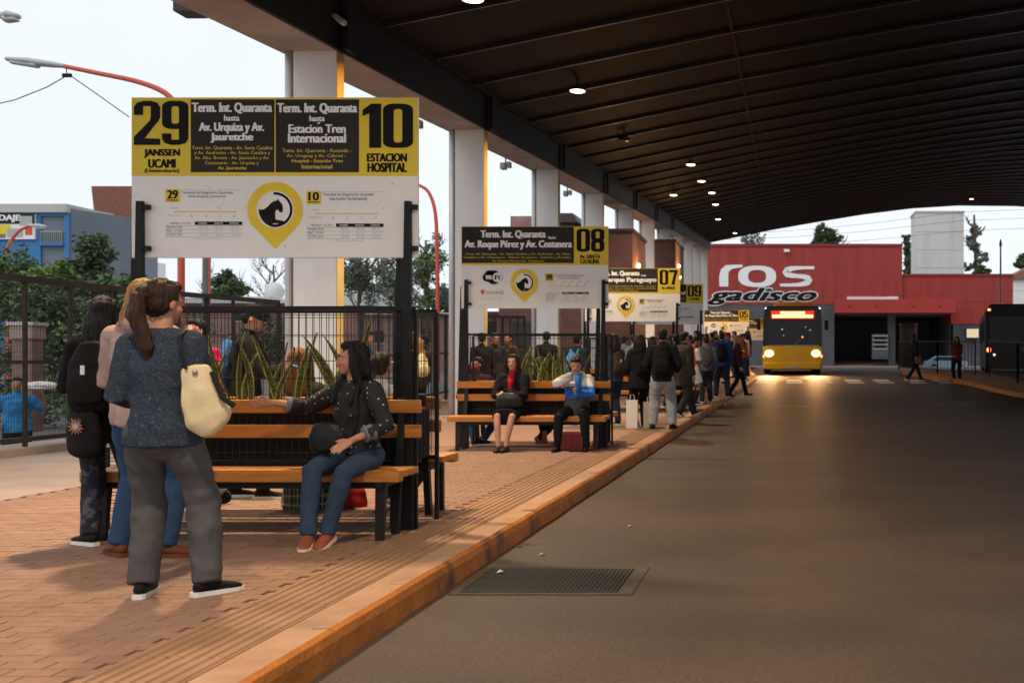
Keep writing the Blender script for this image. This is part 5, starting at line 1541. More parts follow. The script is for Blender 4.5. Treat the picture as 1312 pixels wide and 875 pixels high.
    # ---- shoes
    if shoe:
        for s in (0, 1):
            hpj, kn, an, fy = legs[s]
            Q = Matrix.Rotation(fy, 3, 'Z') @ Matrix.Rotation(-pitch[s], 3, 'X')
            def q_(x, y, z_): return an + Q @ Vector((x, y, z_))
            g_ = MB()
            g_.tube([q_(0, -.045, -.035), q_(0, .0, -.030), q_(0, .07, -.045), q_(0, .145, -.055), q_(0, .175, -.06)], [(.034, .036), (.038, .042), (.040, .032), (.041, .024), (.032, .018)], 14, ref=Q @ Vector((1, 0, 0)))
            if shoe.get('high'): g_.tube([q_(0, 0, -.02), q_(0, -.005, .03)], [.042, .044], 12)
            o = remesh(g_, 'shoe', shoe['m'], .008 if vox < .012 else .011, root, 1, scale=k)
            if shoe.get('sole'):
                ol = [(-.034, -.07), (-.02, -.088), (.02, -.088), (.034, -.07), (.036, .0), (.046, .09), (.043, .15), (.025, .195), (-.015, .20), (-.042, .16), (-.046, .09), (-.036, 0)]
                pts = [q_(a, b_, -.084) * k for a, b_ in ol] + [q_(a * .97, b_, -.058 - (.004 if b_ > .1 else 0)) * k for a, b_ in ol]
                n = len(ol); g2 = MB(); g2.add(pts, [tuple(reversed(range(n))), tuple(range(n, 2 * n))] + [(i, (i + 1) % n, (i + 1) % n + n, i + n) for i in range(n)])
                g2.build('sole', shoe['sole'], o, smooth=False)
    # ---- hair
    if hair:
        st = hair['st']; m = hair['m']; g_ = MB()
        hb_ = lambda x, y, z_: hp(x, y, z_)
        if st in ('short', 'fade'):
            g_.ell(hp(0, -.026, .050), (.083, .096, .086), Mh)
            g_.ell(hp(0, -.05, .0), (.074, .062, .070), Mh)
            g_.ell(hp(0, .035, .098), (.060, .045, .030), Mh)
        else:
            g_.ell(hp(0, -.026, .046), (.088, .098, .092), Mh)
            g_.ell(hp(0, -.045, .0), (.084, .070, .080), Mh)
            g_.ell(hp(0, .030, .096), (.066, .048, .032), Mh)
        if st == 'long':
            L = hair.get('L', .42)
            g_.tube([hp(0, -.05, .03), hp(0, -.085, -.08), hc - fwd * .105 - up * .20, hc - fwd * (.12 + lean[1] * .1) - up * L], [(.088, .055), (.098, .050), (.105, .040), (.07, .022)], 16, ref=Mh @ Vector((1, 0, 0)))
            for s in (-1, 1):
                fr_ = hair.get('front', .8)
                g_.tube([hp(s * .060, .010, .085), hp(s * .084, .0, .03), hp(s * .088, -.005, -.05), hc + sr * s * .095 + fwd * .035 * fr_ - up * .19, hc + sr * s * .085 + fwd * (.10 * fr_) - up * L * .72], [.024, .030, .034, .034, .018], 10)
        if st == 'pony':
            L = hair.get('L', .30)
            g_.ell(hp(0, -.115, .055), (.030, .03, .03), Mh, 10, 8)
            g_.tube([hp(0, -.11, .055), hp(.004, -.155, .02), hp(.006, -.165, -.08), hc - fwd * .155 - up * (L * .75), hc - fwd * .135 - up * L], [.026, .040, .046, .036, .012], 12)
        if st == 'bun': g_.ell(hp(0, -.11, .07), (.04, .035, .04), Mh, 12, 8)
        remesh(g_, 'hair', m, max(.009, vox), root, 2, groove=.010 if vox < .012 else .006, seed=D, scale=k)
        if hair.get('cap'):
            c_ = MB(); c_.ell(hp(0, -.010, .070), (.092, .108, .075), Mh)
            c_.tube([hp(0, .06, .062), hp(0, .12, .050), hp(0, .165, .04)], [(.070, .012), (.066, .010), (.045, .008)], 14, ref=Mh @ Vector((1, 0, 0)))
            remesh(c_, 'cap', hair['cap'], .01, root, 1, scale=k)
        if hair.get('tie'): MB().tube([hp(0, -.118, .055) * k, hp(.001, -.135, .045) * k], .034 * k, 12).build('hair_tie', hair['tie'], root, smooth=True)
    if face:
        for s in (-1, 1):
            e = MB().ell(hp(s * .031, .074, .003) * k, (.013 * k, .009 * k, .0075 * k), Mh, 12, 8).build('eye', M_eyew, root, smooth=True)
            MB().ell(hp(s * .031, .0815, .003) * k, (.0058 * k, .003 * k, .0058 * k), Mh, 10, 6).build('iris', M_eyed, e, smooth=True)
            MB().tube([hp(s * .014, .091, .022) * k, hp(s * .032, .088, .028) * k, hp(s * .050, .074, .022) * k], [.0035 * k, .0042 * k, .002 * k], 6).build('eyebrow', hair['m'] if hair else H_dkb, root, smooth=True)
        MB().tube([hp(-.022, .086, -.051) * k, hp(0, .0935, -.049) * k, hp(.022, .086, -.051) * k], [.003 * k, .0065 * k, .003 * k], 8).build('lips', M_lip, root, smooth=True)
        if face == 'mask':
            pass
    info = dict(root=root, k=k, sp=sp, up=up, fwd=fwd, sr=sr, neck=neck, shs=shs, arms=arms, legs=legs, yaw=yaw, X=X, D=D, gz=gz, hp=hp)
    return info
def to_world(i, v):
    return Matrix.Rotation(i['yaw'], 3, 'Z') @ (Vector(v) * i['k']) + Vector((i['X'], i['D'], i['gz']))
def backpack(i, label, m, m2=None, w=.15, h=.23, dth=.075, low=.24, group=None, patch=None, off=.155):
    """worn on the back; built in the wearer's frame, own top-level object"""
    k = i['k']; sp, up, fwd, sr = i['sp'], i['up'], i['fwd'], i['sr']
    c = sp(low) - fwd * off
    o = to_world(i, c)
    t = empty('backpack', o, label, 'backpack', group, rz=i['yaw'])
    L = lambda v: (Vector(v) - c) * k
    mm = MB()
    mm.tube([L(c - up * h * .75), L(c - up * h * .3), L(c + up * h * .4), L(c + up * h * .85)], [(w * k * .98, dth * k), (w * k, dth * 1.05 * k), (w * .93 * k, dth * .9 * k), (w * .55 * k, dth * .55 * k)], 18, ref=sr)
    remesh(mm, 'bag_body', m, .011, t, 8, fold=.005, seed=k)
    mm = MB()
    mm.tube([L(c - fwd * dth * .95 - up * h * .65), L(c - fwd * dth - up * h * .2), L(c - fwd * dth * .8 + up * h * .15)], [(w * .78 * k, .04 * k), (w * .8 * k, .045 * k), (w * .6 * k, .025 * k)], 14, ref=sr)
    remesh(mm, 'pocket', m2 or m, .011, t, 1, fold=.003, seed=2)
    for s in (-1, 1):
        mm = MB()
        a = i['shs'][0 if s < 0 else 1]
        ss = sp(.47) + sr * s * .095
        mm.tube([L(c + up * h * .7 + sr * s * .06 + fwd * .05), L(ss - fwd * .09 + up * .015), L(ss + up * .045), L(ss + fwd * .095 - up * .01), L(sp(.26) + sr * s * .135 + fwd * .14), L(sp(.12) + sr * s * .17 + fwd * .02), L(c - up * h * .5 + sr * s * w * .8 + fwd * .03)], [(.022 * k, .007 * k)] * 7, 8, ref=sr)
        mm.build('strap', m2 or m, t, smooth=True)
    MB().tube([L(c + up * h * 1.0 + sr * .025), L(c + up * h * 1.13), L(c + up * h * 1.0 - sr * .025)], .007 * k, 6).build('handle', m, t, smooth=True)
    if patch:
        q = L(c - fwd * (dth + .047) + up * h * .18)
        MB().box(q.x - .012, q.x + .012, q.y - .004, q.y + .003, q.z - .03, q.z + .03).build('patch', patch, t)
    return t
WS = mat('sole white', (.68, .67, .65, 1), .5)
SB = cloth('shoe black', (22, 22, 24), .6); SBr = cloth('shoe brown', (110, 62, 36), .5); SR = cloth('shoe red', (190, 40, 40)); SW = cloth('shoe white', (210, 205, 200)); SP = cloth('shoe pink', (200, 120, 120))
def tr(name, rgb, **k): return cloth(name, rgb, **k)
PI = math.pi
GRP = 'people waiting in the queue'
# 1 woman, navy sweater, back to us
M_knit = mat('navy knit', srgb(62, 72, 88), .95, srgb(44, 54, 68), scale=60, bump=.9, bscale=170, spec=.1, c3=srgb(104, 110, 122), s3=85, f3=(.60, .72))
w1 = person(PX(208, 5.68), 5.68, R(6), 'woman in navy knit sweater and grey trousers standing with her back to the viewer', H=1.635, fem=True, fat=.94, vox=.0085,
            head=(R(-30), R(-4)), feet=((-.11, .02, .085, .15), (.22, .03, .085, -.7)), twist=R(-5),
            hands=((-.15, .22, 1.06), (.17, .24, 1.06)), poles=((-.35, -.5, -1), (.35, -.5, -1)),
            top=dict(m=M_knit, t=.028, hem=-.10, name='sweater', fold=.007, flare=.10, collar=False), bottom=dict(m=tr('grey trousers', (84, 84, 86)), w=1.38, t=.012, fold=.008),
            shoe=dict(m=SB, sole=WS), hair=dict(st='pony', m=H_brn, L=.33, tie=mat('hair tie', (.01, .01, .01, 1), .6)), curl=.9)
# cream shoulder bag
M_cream = mat('cream leather', srgb(214, 200, 165), .5, srgb(196, 180, 142), scale=6, bump=.2, bscale=80)
bc = to_world(w1, (.255, -.12, 1.08))
bg_ = empty('shoulder_bag', bc, 'cream leather shoulder bag with black straps hanging at the woman in navy', 'bag', rz=R(20))
mm = MB(); mm.tube([(.06, 0, -.13), (.03, 0, -.10), (-.01, 0, .02), (-.03, 0, .15)], [(.100, .045), (.118, .052), (.095, .04), (.07, .02)], 20, ref=(1, 0, 0))
remesh(mm, 'bag_body', M_cream, .008, bg_, 14, fold=.005, seed=2)
MB().tube([(-.07, -.03, .15), (-.09, -.02, .24), (-.11, .0, .31), (-.09, .09, .345), (-.04, .11, .27), (.02, .05, .16)], [(.008, .005)] * 6, 8).build('strap', M_blk, bg_, smooth=True)
MB().tube([(.05, -.045, .13), (.10, -.06, .0), (.15, -.055, -.04)], [(.014, .006)] * 3, 8).build('strap', M_blk, bg_, smooth=True)
MB().ell((-.03, -.035, .13), (.014, .008, .014), n=10, k=6).build('buckle', M_chr, bg_, smooth=True)
# 2 blonde person, pinkish grey jacket
w2 = person(PX(183, 6.85), 6.85, R(-12), 'blonde person in pinkish grey jacket and jeans behind the woman in navy', H=1.72, fat=1.08, vox=.0095,
            feet=((-.17, .0, .085, 1.1), (.14, .02, .085, -1.2)), head=(R(20), R(-5)), hands=((-.2, .25, 1.0), (.2, .25, 1.0)),
            top=dict(m=tr('pinkish jacket', (176, 150, 146)), t=.03, hem=-.10, hood=True, fold=.008), bottom=dict(m=tr('blue jeans', (50, 74, 108), scale=5), w=1.25, t=.014), shoe=dict(m=SBr, sole=SBr), hair=dict(st='long', m=H_bld, L=.15, front=.2))
# 3 girl with black backpack and long dark hair
w3 = person(PX(133, 7.3), 7.3, R(10), 'girl with long black hair and dark clothes at the left end of the bench', H=1.64, fem=True, fat=1.0, vox=.0095,
            feet=((-.09, 0, .085, .9), (.12, .03, .085, .4)), head=(R(-10), R(-6)), hands=((-.15, .28, 1.1), (.16, .28, 1.1)),
            top=dict(m=tr('black hoodie', (24, 22, 24)), t=.03, hem=-.20), bottom=dict(m=mat('dark printed leggings', srgb(36, 36, 42), .8, srgb(78, 84, 96), scale=14, fac=(.52, .62), bump=.2), w=1.05), shoe=dict(m=SB, sole=WS), hair=dict(st='long', m=H_blk, L=.38, front=.3))
backpack(w3, 'bulky black backpack with a small white badge worn by the long haired girl', tr('black nylon', (26, 24, 26), rough=.8), w=.15, h=.235, dth=.085, low=.24, patch=WS, off=.18)
gb_ = empty('graphic_bag', to_world(w3, (-.04, -.20, .80)), 'black bag with orange splash print hanging at the girl\'s hip', 'bag', rz=R(-20))
mm = MB().tube([(0, 0, -.12), (0, 0, 0), (0, 0, .10)], [(.14, .06), (.15, .065), (.12, .045)], 16, ref=(1, 0, 0)); remesh(mm, 'bag_body', tr('black nylon', (30, 28, 30), rough=.7), .011, gb_, 14, fold=.004)
st_ = MB()
rn = random.Random(3); pts = []
for i in range(26): pts.append(((.075 if i % 2 else .04) * math.cos(i * 2 * PI / 26) * rn.uniform(.8, 1.15) + .02, .035 + (.06 if i % 2 else .032) * math.sin(i * 2 * PI / 26) * rn.uniform(.8, 1.15)))
st_.prism(pts, -.075, -.071)
pr1 = st_.build('splash_print', mat('orange print', (.42, .13, .05, 1), .8, (.2, .12, .1, 1), scale=30), gb_)
MB().prism([(.02 + .026 * math.cos(a * .7), .035 + .02 * math.sin(a * .7)) for a in range(9)], -.078, -.0755).build('print_centre', mat('grey print', (.3, .38, .38, 1), .6), pr1)
MB().tube([(-.13, 0, .08), (-.10, .02, .3), (0, .08, .52)], [(.014, .005)] * 3, 8).build('strap', M_blk, gb_, smooth=True)
# 4 man in cap
w4 = person(PX(312, 9.8), 9.8, R(-75), 'man in dark cap and black jacket looking down at his phone behind the planter', H=1.72, vox=.012, lean=(0, .10), head=(0, R(-32)),
            hands=((-.06, .40, 1.14), (.08, .40, 1.14)), feet=((-.1, -.1, .085, .1), (.1, .18, .085, -.1)), top=dict(m=tr('black jacket', (32, 32, 34)), t=.028, hem=-.1), bottom=dict(m=tr('black trousers', (26, 26, 30))), shoe=dict(m=SB, sole=WS), hair=dict(st='short', m=H_blk, cap=tr('cap navy', (24, 28, 38))))
backpack(w4, 'blue and black backpack on the man with the cap', tr('blue nylon', (54, 96, 150)), tr('black nylon', (30, 28, 30), rough=.7), w=.14, h=.22)
ph = empty('mobile_phone', to_world(w4, (.01, .50, 1.20)), 'pale mobile phone held by the man with the cap', 'phone', rz=R(-75))
MB().box(-.036, .036, -.005, .005, -.07, .07).build('phone_body', M_blk, ph); MB().box(-.032, .032, -.0075, -.0052, -.064, .064).build('screen', WS, ph)
sc_ = empty('rolling_case', (PX(268, 9.3), 9.3, 0), 'dark rolling case with round black wheel partly hidden behind the woman in navy', 'suitcase')
mm = MB().box(-.19, .06, -.12, .12, .14, .62); mm.build('case', tr('black nylon', (30, 28, 30), rough=.7), sc_, bevel=.03)
for s in (-1, 1): MB().tube([(.075, s * .10 - .015, .062), (.075, s * .10 + .015, .062)], .06, 16, cap=False).build('wheel', M_blk, sc_)
MB().bar((.03, 0, .1), (.075, 0, .062), .03, .22).build('axle', M_chr, sc_)
# 4b pink bundle
pbk = empty('pink_bag', (PX(272, 9.6), 9.6, 1.18), 'magenta bag edge showing between the woman in navy and the snake plants', 'bag')
mm = MB().tube([(0, 0, -.2), (0, 0, 0), (.02, 0, .14)], [(.09, .05), (.085, .05), (.05, .03)], 12, ref=(1, 0, 0)); remesh(mm, 'bag_body', tr('magenta', (206, 34, 96)), .012, pbk, 1, fold=.004)
w4c = person(PX(252, 9.9), 9.9, R(160), 'person in dark clothes holding a magenta bag behind the snake plants', H=1.6, vox=.014, top=dict(m=tr('black hoodie', (24, 22, 24)), t=.02), bottom=dict(m=tr('black trousers', (26, 26, 30))), shoe=dict(m=SB, sole=WS), hands=(None, (.18, .1, 1.05)), hair=dict(st='short', m=H_blk))
# 5 woman with auburn hair on the rear bench
SEAT = (0, 0, .575)
def seated_feet(dx=.1, y=.42, s=0): return ((-dx, y, .085, .1), (dx, y + s, .085, -.1))
w5 = person(PX(386, 9.0), 9.02, R(4), 'woman with long auburn hair seated on the rear bench facing away', z=-.02, H=1.66, fem=True, vox=.012, pel=(0, -.06, .60), lean=(0, -.02), head=(R(-8), R(-8)),
            feet=seated_feet(), hands=((-.1, .30, .78), (.12, .30, .78)), top=dict(m=tr('brown cardigan', (60, 52, 44)), t=.026), bottom=dict(m=tr('black trousers', (26, 26, 30))), shoe=dict(m=SB, sole=SBr), hair=dict(st='long', m=H_aub, L=.40, front=.2))
hc_ = MB().tube([w5['hp'](-.05, -.115, -.05) * w5['k'], w5['hp'](0, -.135, -.03) * w5['k'], w5['hp'](.045, -.115, -.045) * w5['k']], [.008, .014, .008], 8)
hc_.build('hair_clip', mat('blue clip', (.05, .22, .5, 1), .3), w5['root'], smooth=True)
# plaid bag
M_plaid = bpy.data.materials.new('plaid'); M_plaid.use_nodes = True
n_, l_ = M_plaid.node_tree.nodes, M_plaid.node_tree.links
tc = n_.new('ShaderNodeTexCoord'); sx = n_.new('ShaderNodeSeparateXYZ'); l_.new(tc.outputs['Object'], sx.inputs[0])
def stripes(out, f, th, ph_=0):
    a = n_.new('ShaderNodeMath'); a.operation = 'MULTIPLY_ADD'; a.inputs[1].default_value = f; a.inputs[2].default_value = ph_; l_.new(out, a.inputs[0])
    b = n_.new('ShaderNodeMath'); b.operation = 'FRACT'; l_.new(a.outputs[0], b.inputs[0])
    c = n_.new('ShaderNodeMath'); c.operation = 'LESS_THAN'; c.inputs[1].default_value = th; l_.new(b.outputs[0], c.inputs[0]); return c.outputs[0]
prev = None
for (ax, f, th, col_, ph_) in (('X', 14, .45, (.03, .03, .035, 1), 0), ('Z', 14, .45, (.02, .025, .03, 1), .2), ('X', 14, .10, (.42, .38, .07, 1), .3), ('Z', 14, .10, (.42, .38, .07, 1), .5), ('X', 14, .05, (.5, .5, .45, 1), .7)):
    mx = n_.new('ShaderNodeMixRGB'); l_.new(stripes(sx.outputs[ax], f, th, ph_), mx.inputs[0])
    if prev: l_.new(prev, mx.inputs[1])
    else: mx.inputs[1].default_value = (.11, .12, .10, 1)
    mx.inputs[2].default_value = col_; prev = mx.outputs[0]
l_.new(prev, n_['Principled BSDF'].inputs['Base Color']); n_['Principled BSDF'].inputs['Roughness'].default_value = .8
pg = empty('plaid_bag', (PX(391, 9.15), 9.15, 0), 'green and yellow plaid cloth bag standing under the nearest bench', 'bag')
mm = MB().tube([(0, 0, .03), (0, 0, .12), (.0, 0, .32), (0, 0, .46)], [(.20, .11), (.195, .11), (.155, .08), (.12, .03)], 20, ref=(1, 0, 0)); remesh(mm, 'bag_body', M_plaid, .01, pg, 14, fold=.006)
for s in (-1, 1): MB().tube([(-.06, s * .03, .45), (-.05, s * .04, .56), (.05, s * .04, .56), (.06, s * .03, .45)], .008, 6).build('handle', M_blk, pg, smooth=True)
# 6 woman in polka dot blouse
M_dot = bpy.data.materials.new('polka dots'); M_dot.use_nodes = True
n_, l_ = M_dot.node_tree.nodes, M_dot.node_tree.links
tc = n_.new('ShaderNodeTexCoord'); vo = n_.new('ShaderNodeTexVoronoi'); vo.inputs['Scale'].default_value = 27; vo.inputs['Randomness'].default_value = .35
l_.new(tc.outputs['Object'], vo.inputs['Vector']); lt_ = n_.new('ShaderNodeMath'); lt_.operation = 'LESS_THAN'; lt_.inputs[1].default_value = .17; l_.new(vo.outputs['Distance'], lt_.inputs[0])
mx = n_.new('ShaderNodeMixRGB'); mx.inputs[1].default_value = (.009, .009, .012, 1); mx.inputs[2].default_value = (.42, .42, .42, 1); l_.new(lt_.outputs[0], mx.inputs[0])
l_.new(mx.outputs[0], n_['Principled BSDF'].inputs['Base Color']); n_['Principled BSDF'].inputs['Roughness'].default_value = .8
bx0 = PX(443, 7.62)
w6 = person(bx0 + .03, 7.68, PI, 'woman with long black hair in a white dotted black blouse sitting on the nearest bench', z=0, H=1.68, fem=True, fat=1.0, vox=.0075,
            pel=(-.02, -.02, .60), lean=(.03, .02), twist=R(-22), head=(R(-62), R(2)), feet=((.02, .40, .095, .0), (.12, .47, .095, .25)), kpoles=((-.12, 1, .45), (.12, 1, .45)), pitch=(.18, .1),
            hands=((-.10, .28, .70), (.56, .02, .945)), poles=((-1, -.6, -.1), (.3, -1, -.6)), handdir=((.5, .5, -.35), (1, .15, 0)), curl=.25,
            top=dict(m=M_dot, t=.022, hem=-.10, sleeve=.80, name='blouse', cuff=tr('grey cuff', (120, 122, 128)), collar=False), bottom=dict(m=tr('denim blue', (58, 74, 98), scale=5), w=.98, t=.010, le=.9),
            shoe=dict(m=mat('rose shoe', srgb(150, 84, 62), .4, srgb(120, 64, 48), scale=8), sole=mat('rose sole', srgb(236, 210, 180), .6)), hair=dict(st='long', m=H_blk, L=.42, front=1.1), face=True)
hb2 = empty('black_handbag', (bx0 - .04, 7.40, .72), 'small black handbag on the lap of the woman in the dotted blouse', 'bag')
mm = MB().tube([(0, 0, -.08), (0, 0, .0), (0, 0, .07)], [(.12, .04), (.125, .045), (.10, .028)], 16, ref=(1, 0, 0)); remesh(mm, 'bag_body', mat('black leather', (.012, .012, .014, 1), .35, bump=.3, bscale=90), .009, hb2, 14, fold=.004)
MB().tube([(.1, -.0, .06), (.16, .08, .22), (.14, .2, .40)], [(.008, .004)] * 3, 8).build('strap', M_blk, hb2, smooth=True)
# 7 person in white top on rear bench
w7 = person(PX(492, 9.0), 9.0, R(-6), 'person in white top with dark hair seated on the rear bench behind the sign post', z=-.02, H=1.62, vox=.013, pel=(0, -.06, .60), feet=((-.1, .35, .09, .1), (.18, -.12, .16, -.2)), kpoles=((-.1, 1, .2), (.2, 1, -.1)), pitch=(0, .5),
            hands=((-.1, .28, .8), (.1, .28, .8)), top=dict(m=tr('white sweatshirt', (206, 208, 212)), t=.024, name='sweatshirt'), bottom=dict(m=tr('dark jeans', (38, 46, 62))), shoe=dict(m=SP, sole=WS), hair=dict(st='short', m=H_dkb))
rb_ = empty('red_bag', (PX(452, 9.25), 9.25, 0), 'small red bag on the floor behind the legs of the dotted blouse woman', 'bag')
mm = MB().tube([(0, 0, .03), (0, 0, .12), (-.03, 0, .24)], [(.13, .07), (.11, .06), (.05, .03)], 14, ref=(1, 0, 0)); remesh(mm, 'bag_body', tr('red cloth', (176, 44, 40)), .011, rb_, 1, fold=.004)
# 8 blonde with cream backpack
w8 = person(PX(533, 17.3), 17.3, R(55), 'woman with long blonde hair and olive jacket standing behind the nearest bench', H=1.66, fem=True, vox=.014, lean=(0, .05), head=(0, R(-15)), hands=((-.05, .3, 1.1), (.1, .3, 1.1)),
            top=dict(m=tr('olive jacket', (86, 76, 44)), t=.026), bottom=dict(m=tr('black trousers', (26, 26, 30))), shoe=dict(m=SR, sole=WS), hair=dict(st='long', m=H_bld, L=.36, front=.4))
backpack(w8, 'cream backpack on the blonde woman in olive', tr('cream cloth', (226, 214, 160)), w=.12, h=.18, dth=.06)
# 9, 9b men beyond
def mk(px, d, yaw, label, **kw):
    kw.setdefault('vox', .015)
    return person(PX(px, d), d, yaw, label, **kw)
T_blk = tr('black jacket', (32, 32, 34)); T_nav = tr('navy jacket', (40, 48, 66)); T_gry = tr('grey trousers', (84, 84, 86)); T_jean = tr('blue jeans', (50, 74, 108), scale=5); T_bt = tr('black trousers', (26, 26, 30)); T_lg = tr('light grey trousers', (158, 160, 164))
N_blk = tr('black nylon', (30, 28, 30), rough=.7)
mk(470, 19, R(-70), 'man in slate grey jacket with short dark hair beyond the nearest planter', H=1.72, head=(0, R(-25)), hands=((-.05, .35, 1.15), (.08, .35, 1.15)), top=dict(m=tr('slate jacket', (62, 68, 78)), t=.024), bottom=dict(m=T_bt), shoe=dict(m=SB, sole=WS), hair=dict(st='short', m=H_dkb))
mk(543, 20, R(110), 'dark haired person partly hidden behind the blonde woman', H=1.64, top=dict(m=T_blk, t=.02), bottom=dict(m=T_bt), shoe=dict(m=SB, sole=WS), hair=dict(st='short', m=H_blk))
# 10 vendor outside the fence
w10 = mk(22, 17.5, PI + R(30), 'vendor in bright blue shirt carrying a covered tray outside the left fence', z=-.75, H=1.72, fat=1.1, skin=M_skin2, hands=((-.35, .05, 1.38), (.25, .1, 1.0)), poles=((-1, -.2, -1), (.5, -1, -.2)), top=dict(m=tr('bright blue shirt', (52, 130, 186)), t=.026, sleeve=.4, name='shirt', fold=.01), bottom=dict(m=T_bt), shoe=dict(m=SB, sole=WS), hair=dict(st='short', m=H_blk))
ty = empty('covered_tray', (PX(52, 17.3), 17.3, PZ(500, 17.3)), 'covered food tray with pale crinkled wrap carried by the vendor', 'tray')
MB().tube([(0, 0, 0), (0, 0, .05)], [(.26, .16), (.29, .18)], 20, ref=(1, 0, 0), cap=False).build('tray', M_chr, ty, smooth=True)
mm = MB().ell((0, 0, .07), (.27, .16, .07)); remesh(mm, 'wrap', mat('pale wrap', (.6, .58, .56, 1), .3, (.5, .2, .1, 1), scale=9, fac=(.5, .75)), .014, ty, 1, fold=.012, ffreq=14)
for s in (-1, 1):
    MB().tube([to_world(w10, (s * .10, .15, 1.0)) , to_world(w10, (s * .12, .13, 1.3)), to_world(w10, (s * .12, .0, 1.455))], [(.022, .006)] * 3, 8) if False else None
# 11 woman in black coat seated
b2 = PX(656, 15.25)
w11 = person(b2, 15.27, PI, 'woman in black coat with red scarf and bare legs seated at the second bench', z=0, H=1.64, fem=True, fat=1.06, vox=.0105, pel=(0, -.03, .60), head=(R(2), R(3)),
             feet=((-.02, .45, .09, -.1), (.08, .47, .09, .05)), kpoles=((-.1, 1, .5), (.14, 1, .5)), hands=((.03, .22, .80), (.02, .25, .76)), poles=((-1, -.4, -.5), (1, -.4, -.5)), handdir=((1, .2, 0), (-1, .2, -.2)),
             top=dict(m=tr('black coat', (24, 24, 30)), t=.034, hem=-.10, name='coat', collar=False, scarf=tr('red scarf', (170, 26, 40))), bottom=dict(m=tr('black skirt', (22, 22, 30)), skirt=.92, t=.02, name='skirt'), shoe=dict(m=mat('black leather', (.012, .012, .014, 1), .35), sole=SB), hair=dict(st='long', m=H_dkb, L=.18, front=-.6), face=True)
h3 = empty('black_handbag', (b2 + .02, 15.0, .72), 'black handbag held on the lap of the woman in the black coat', 'bag')
mm = MB().tube([(0, 0, -.09), (0, 0, .0), (0, 0, .05)], [(.19, .05), (.19, .055), (.14, .035)], 16, ref=(1, 0, 0)); remesh(mm, 'bag_body', mat('black leather', (.012, .012, .014, 1), .35), .011, h3, 14, fold=.004)
MB().tube([(-.1, 0, .04), (-.06, .0, .13), (.06, .0, .13), (.1, 0, .04)], .008, 6).build('handle', M_blk, h3, smooth=True)
# 12 boy
M_hood = bpy.data.materials.new('colour block hoodie'); M_hood.use_nodes = True
n_, l_ = M_hood.node_tree.nodes, M_hood.node_tree.links
tc = n_.new('ShaderNodeTexCoord'); sx = n_.new('ShaderNodeSeparateXYZ'); l_.new(tc.outputs['Object'], sx.inputs[0])
rp_ = n_.new('ShaderNodeValToRGB'); rp_.color_ramp.interpolation = 'CONSTANT'; l_.new(sx.outputs['Z'], rp_.inputs['Fac'])
e_ = rp_.color_ramp.elements; e_[0].position = 0; e_[0].color = srgb(60, 62, 70); e_[1].position = .72; e_[1].color = srgb(30, 100, 190)
q = e_.new(.88); q.color = srgb(196, 198, 198); q = e_.new(1.0); q.color = srgb(150, 152, 150)
l_.new(rp_.outputs['Color'], n_['Principled BSDF'].inputs['Base Color']); n_['Principled BSDF'].inputs['Roughness'].default_value = .9
b3 = PX(738, 15.2)
w12 = person(b3, 15.25, PI, 'boy in white, grey and blue hooded jacket sitting at the end of the second bench', z=0, H=1.58, vox=.0105, pel=(0, -.03, .62), lean=(0, .12), head=(R(6), R(-24)),
             feet=((-.19, .30, .09, .1), (.22, .36, .09, -.1)), kpoles=((-.2, 1, .4), (.2, 1, .4)), hands=((-.04, .33, .86), (.02, .25, 1.12)), poles=((-1, -.2, -.6), (1, .2, -.6)), handdir=((-.3, .6, .5), (-.3, .3, 1)),
             top=dict(m=M_hood, t=.032, hood=True, name='hooded_jacket'), bottom=dict(m=tr('black trousers', (26, 26, 30)), w=1.05), shoe=dict(m=SB, sole=SB), hair=dict(st='short', m=H_dkb), face=True)
cup = empty('blue_tumbler', to_world(w12, (-.10, .40, .87)), 'tall blue tumbler held upright by the boy', 'cup')
MB().tube([(0, 0, 0), (0, 0, .24)], [.038, .052], 20, cap=False).build('cup_body', mat('blue plastic', (.02, .13, .42, 1), .3), cup, smooth=True)
MB().tube([(0, 0, .241), (0, 0, .252)], .053, 20, cap=False).build('lid', mat('dark blue plastic', (.01, .06, .2, 1), .3), cup)
bx_r = empty('maroon_box', (PX(735, 15.05), 15.0, 0), 'maroon box bag on the floor between the feet of the boy', 'bag')
MB().box(-.155, .155, -.10, .10, .012, .245).build('box_body', mat('maroon vinyl', (.12, .014, .016, 1), .4, (.09, .012, .013, 1), scale=4), bx_r, bevel=.012)
MB().box(-.158, .158, -.103, .103, .235, .262).build('lid', mat('maroon lid', (.15, .02, .02, 1), .4), bx_r, bevel=.006)
for k_ in (-.075, .0, .075): MB().box(k_ - .003, k_ + .003, -.1035, -.10, .03, .23).build('fold_line', M_blk, bx_r)
MB().box(-.12, -.02, -.18, -.12, .001, .008).build('paper', WS) ; tag(bpy.context.scene.objects['paper'], 'flat white scrap of paper before the maroon box', 'litter'); bpy.context.scene.objects['paper'].location = (PX(735, 15.05), 14.98, 0)
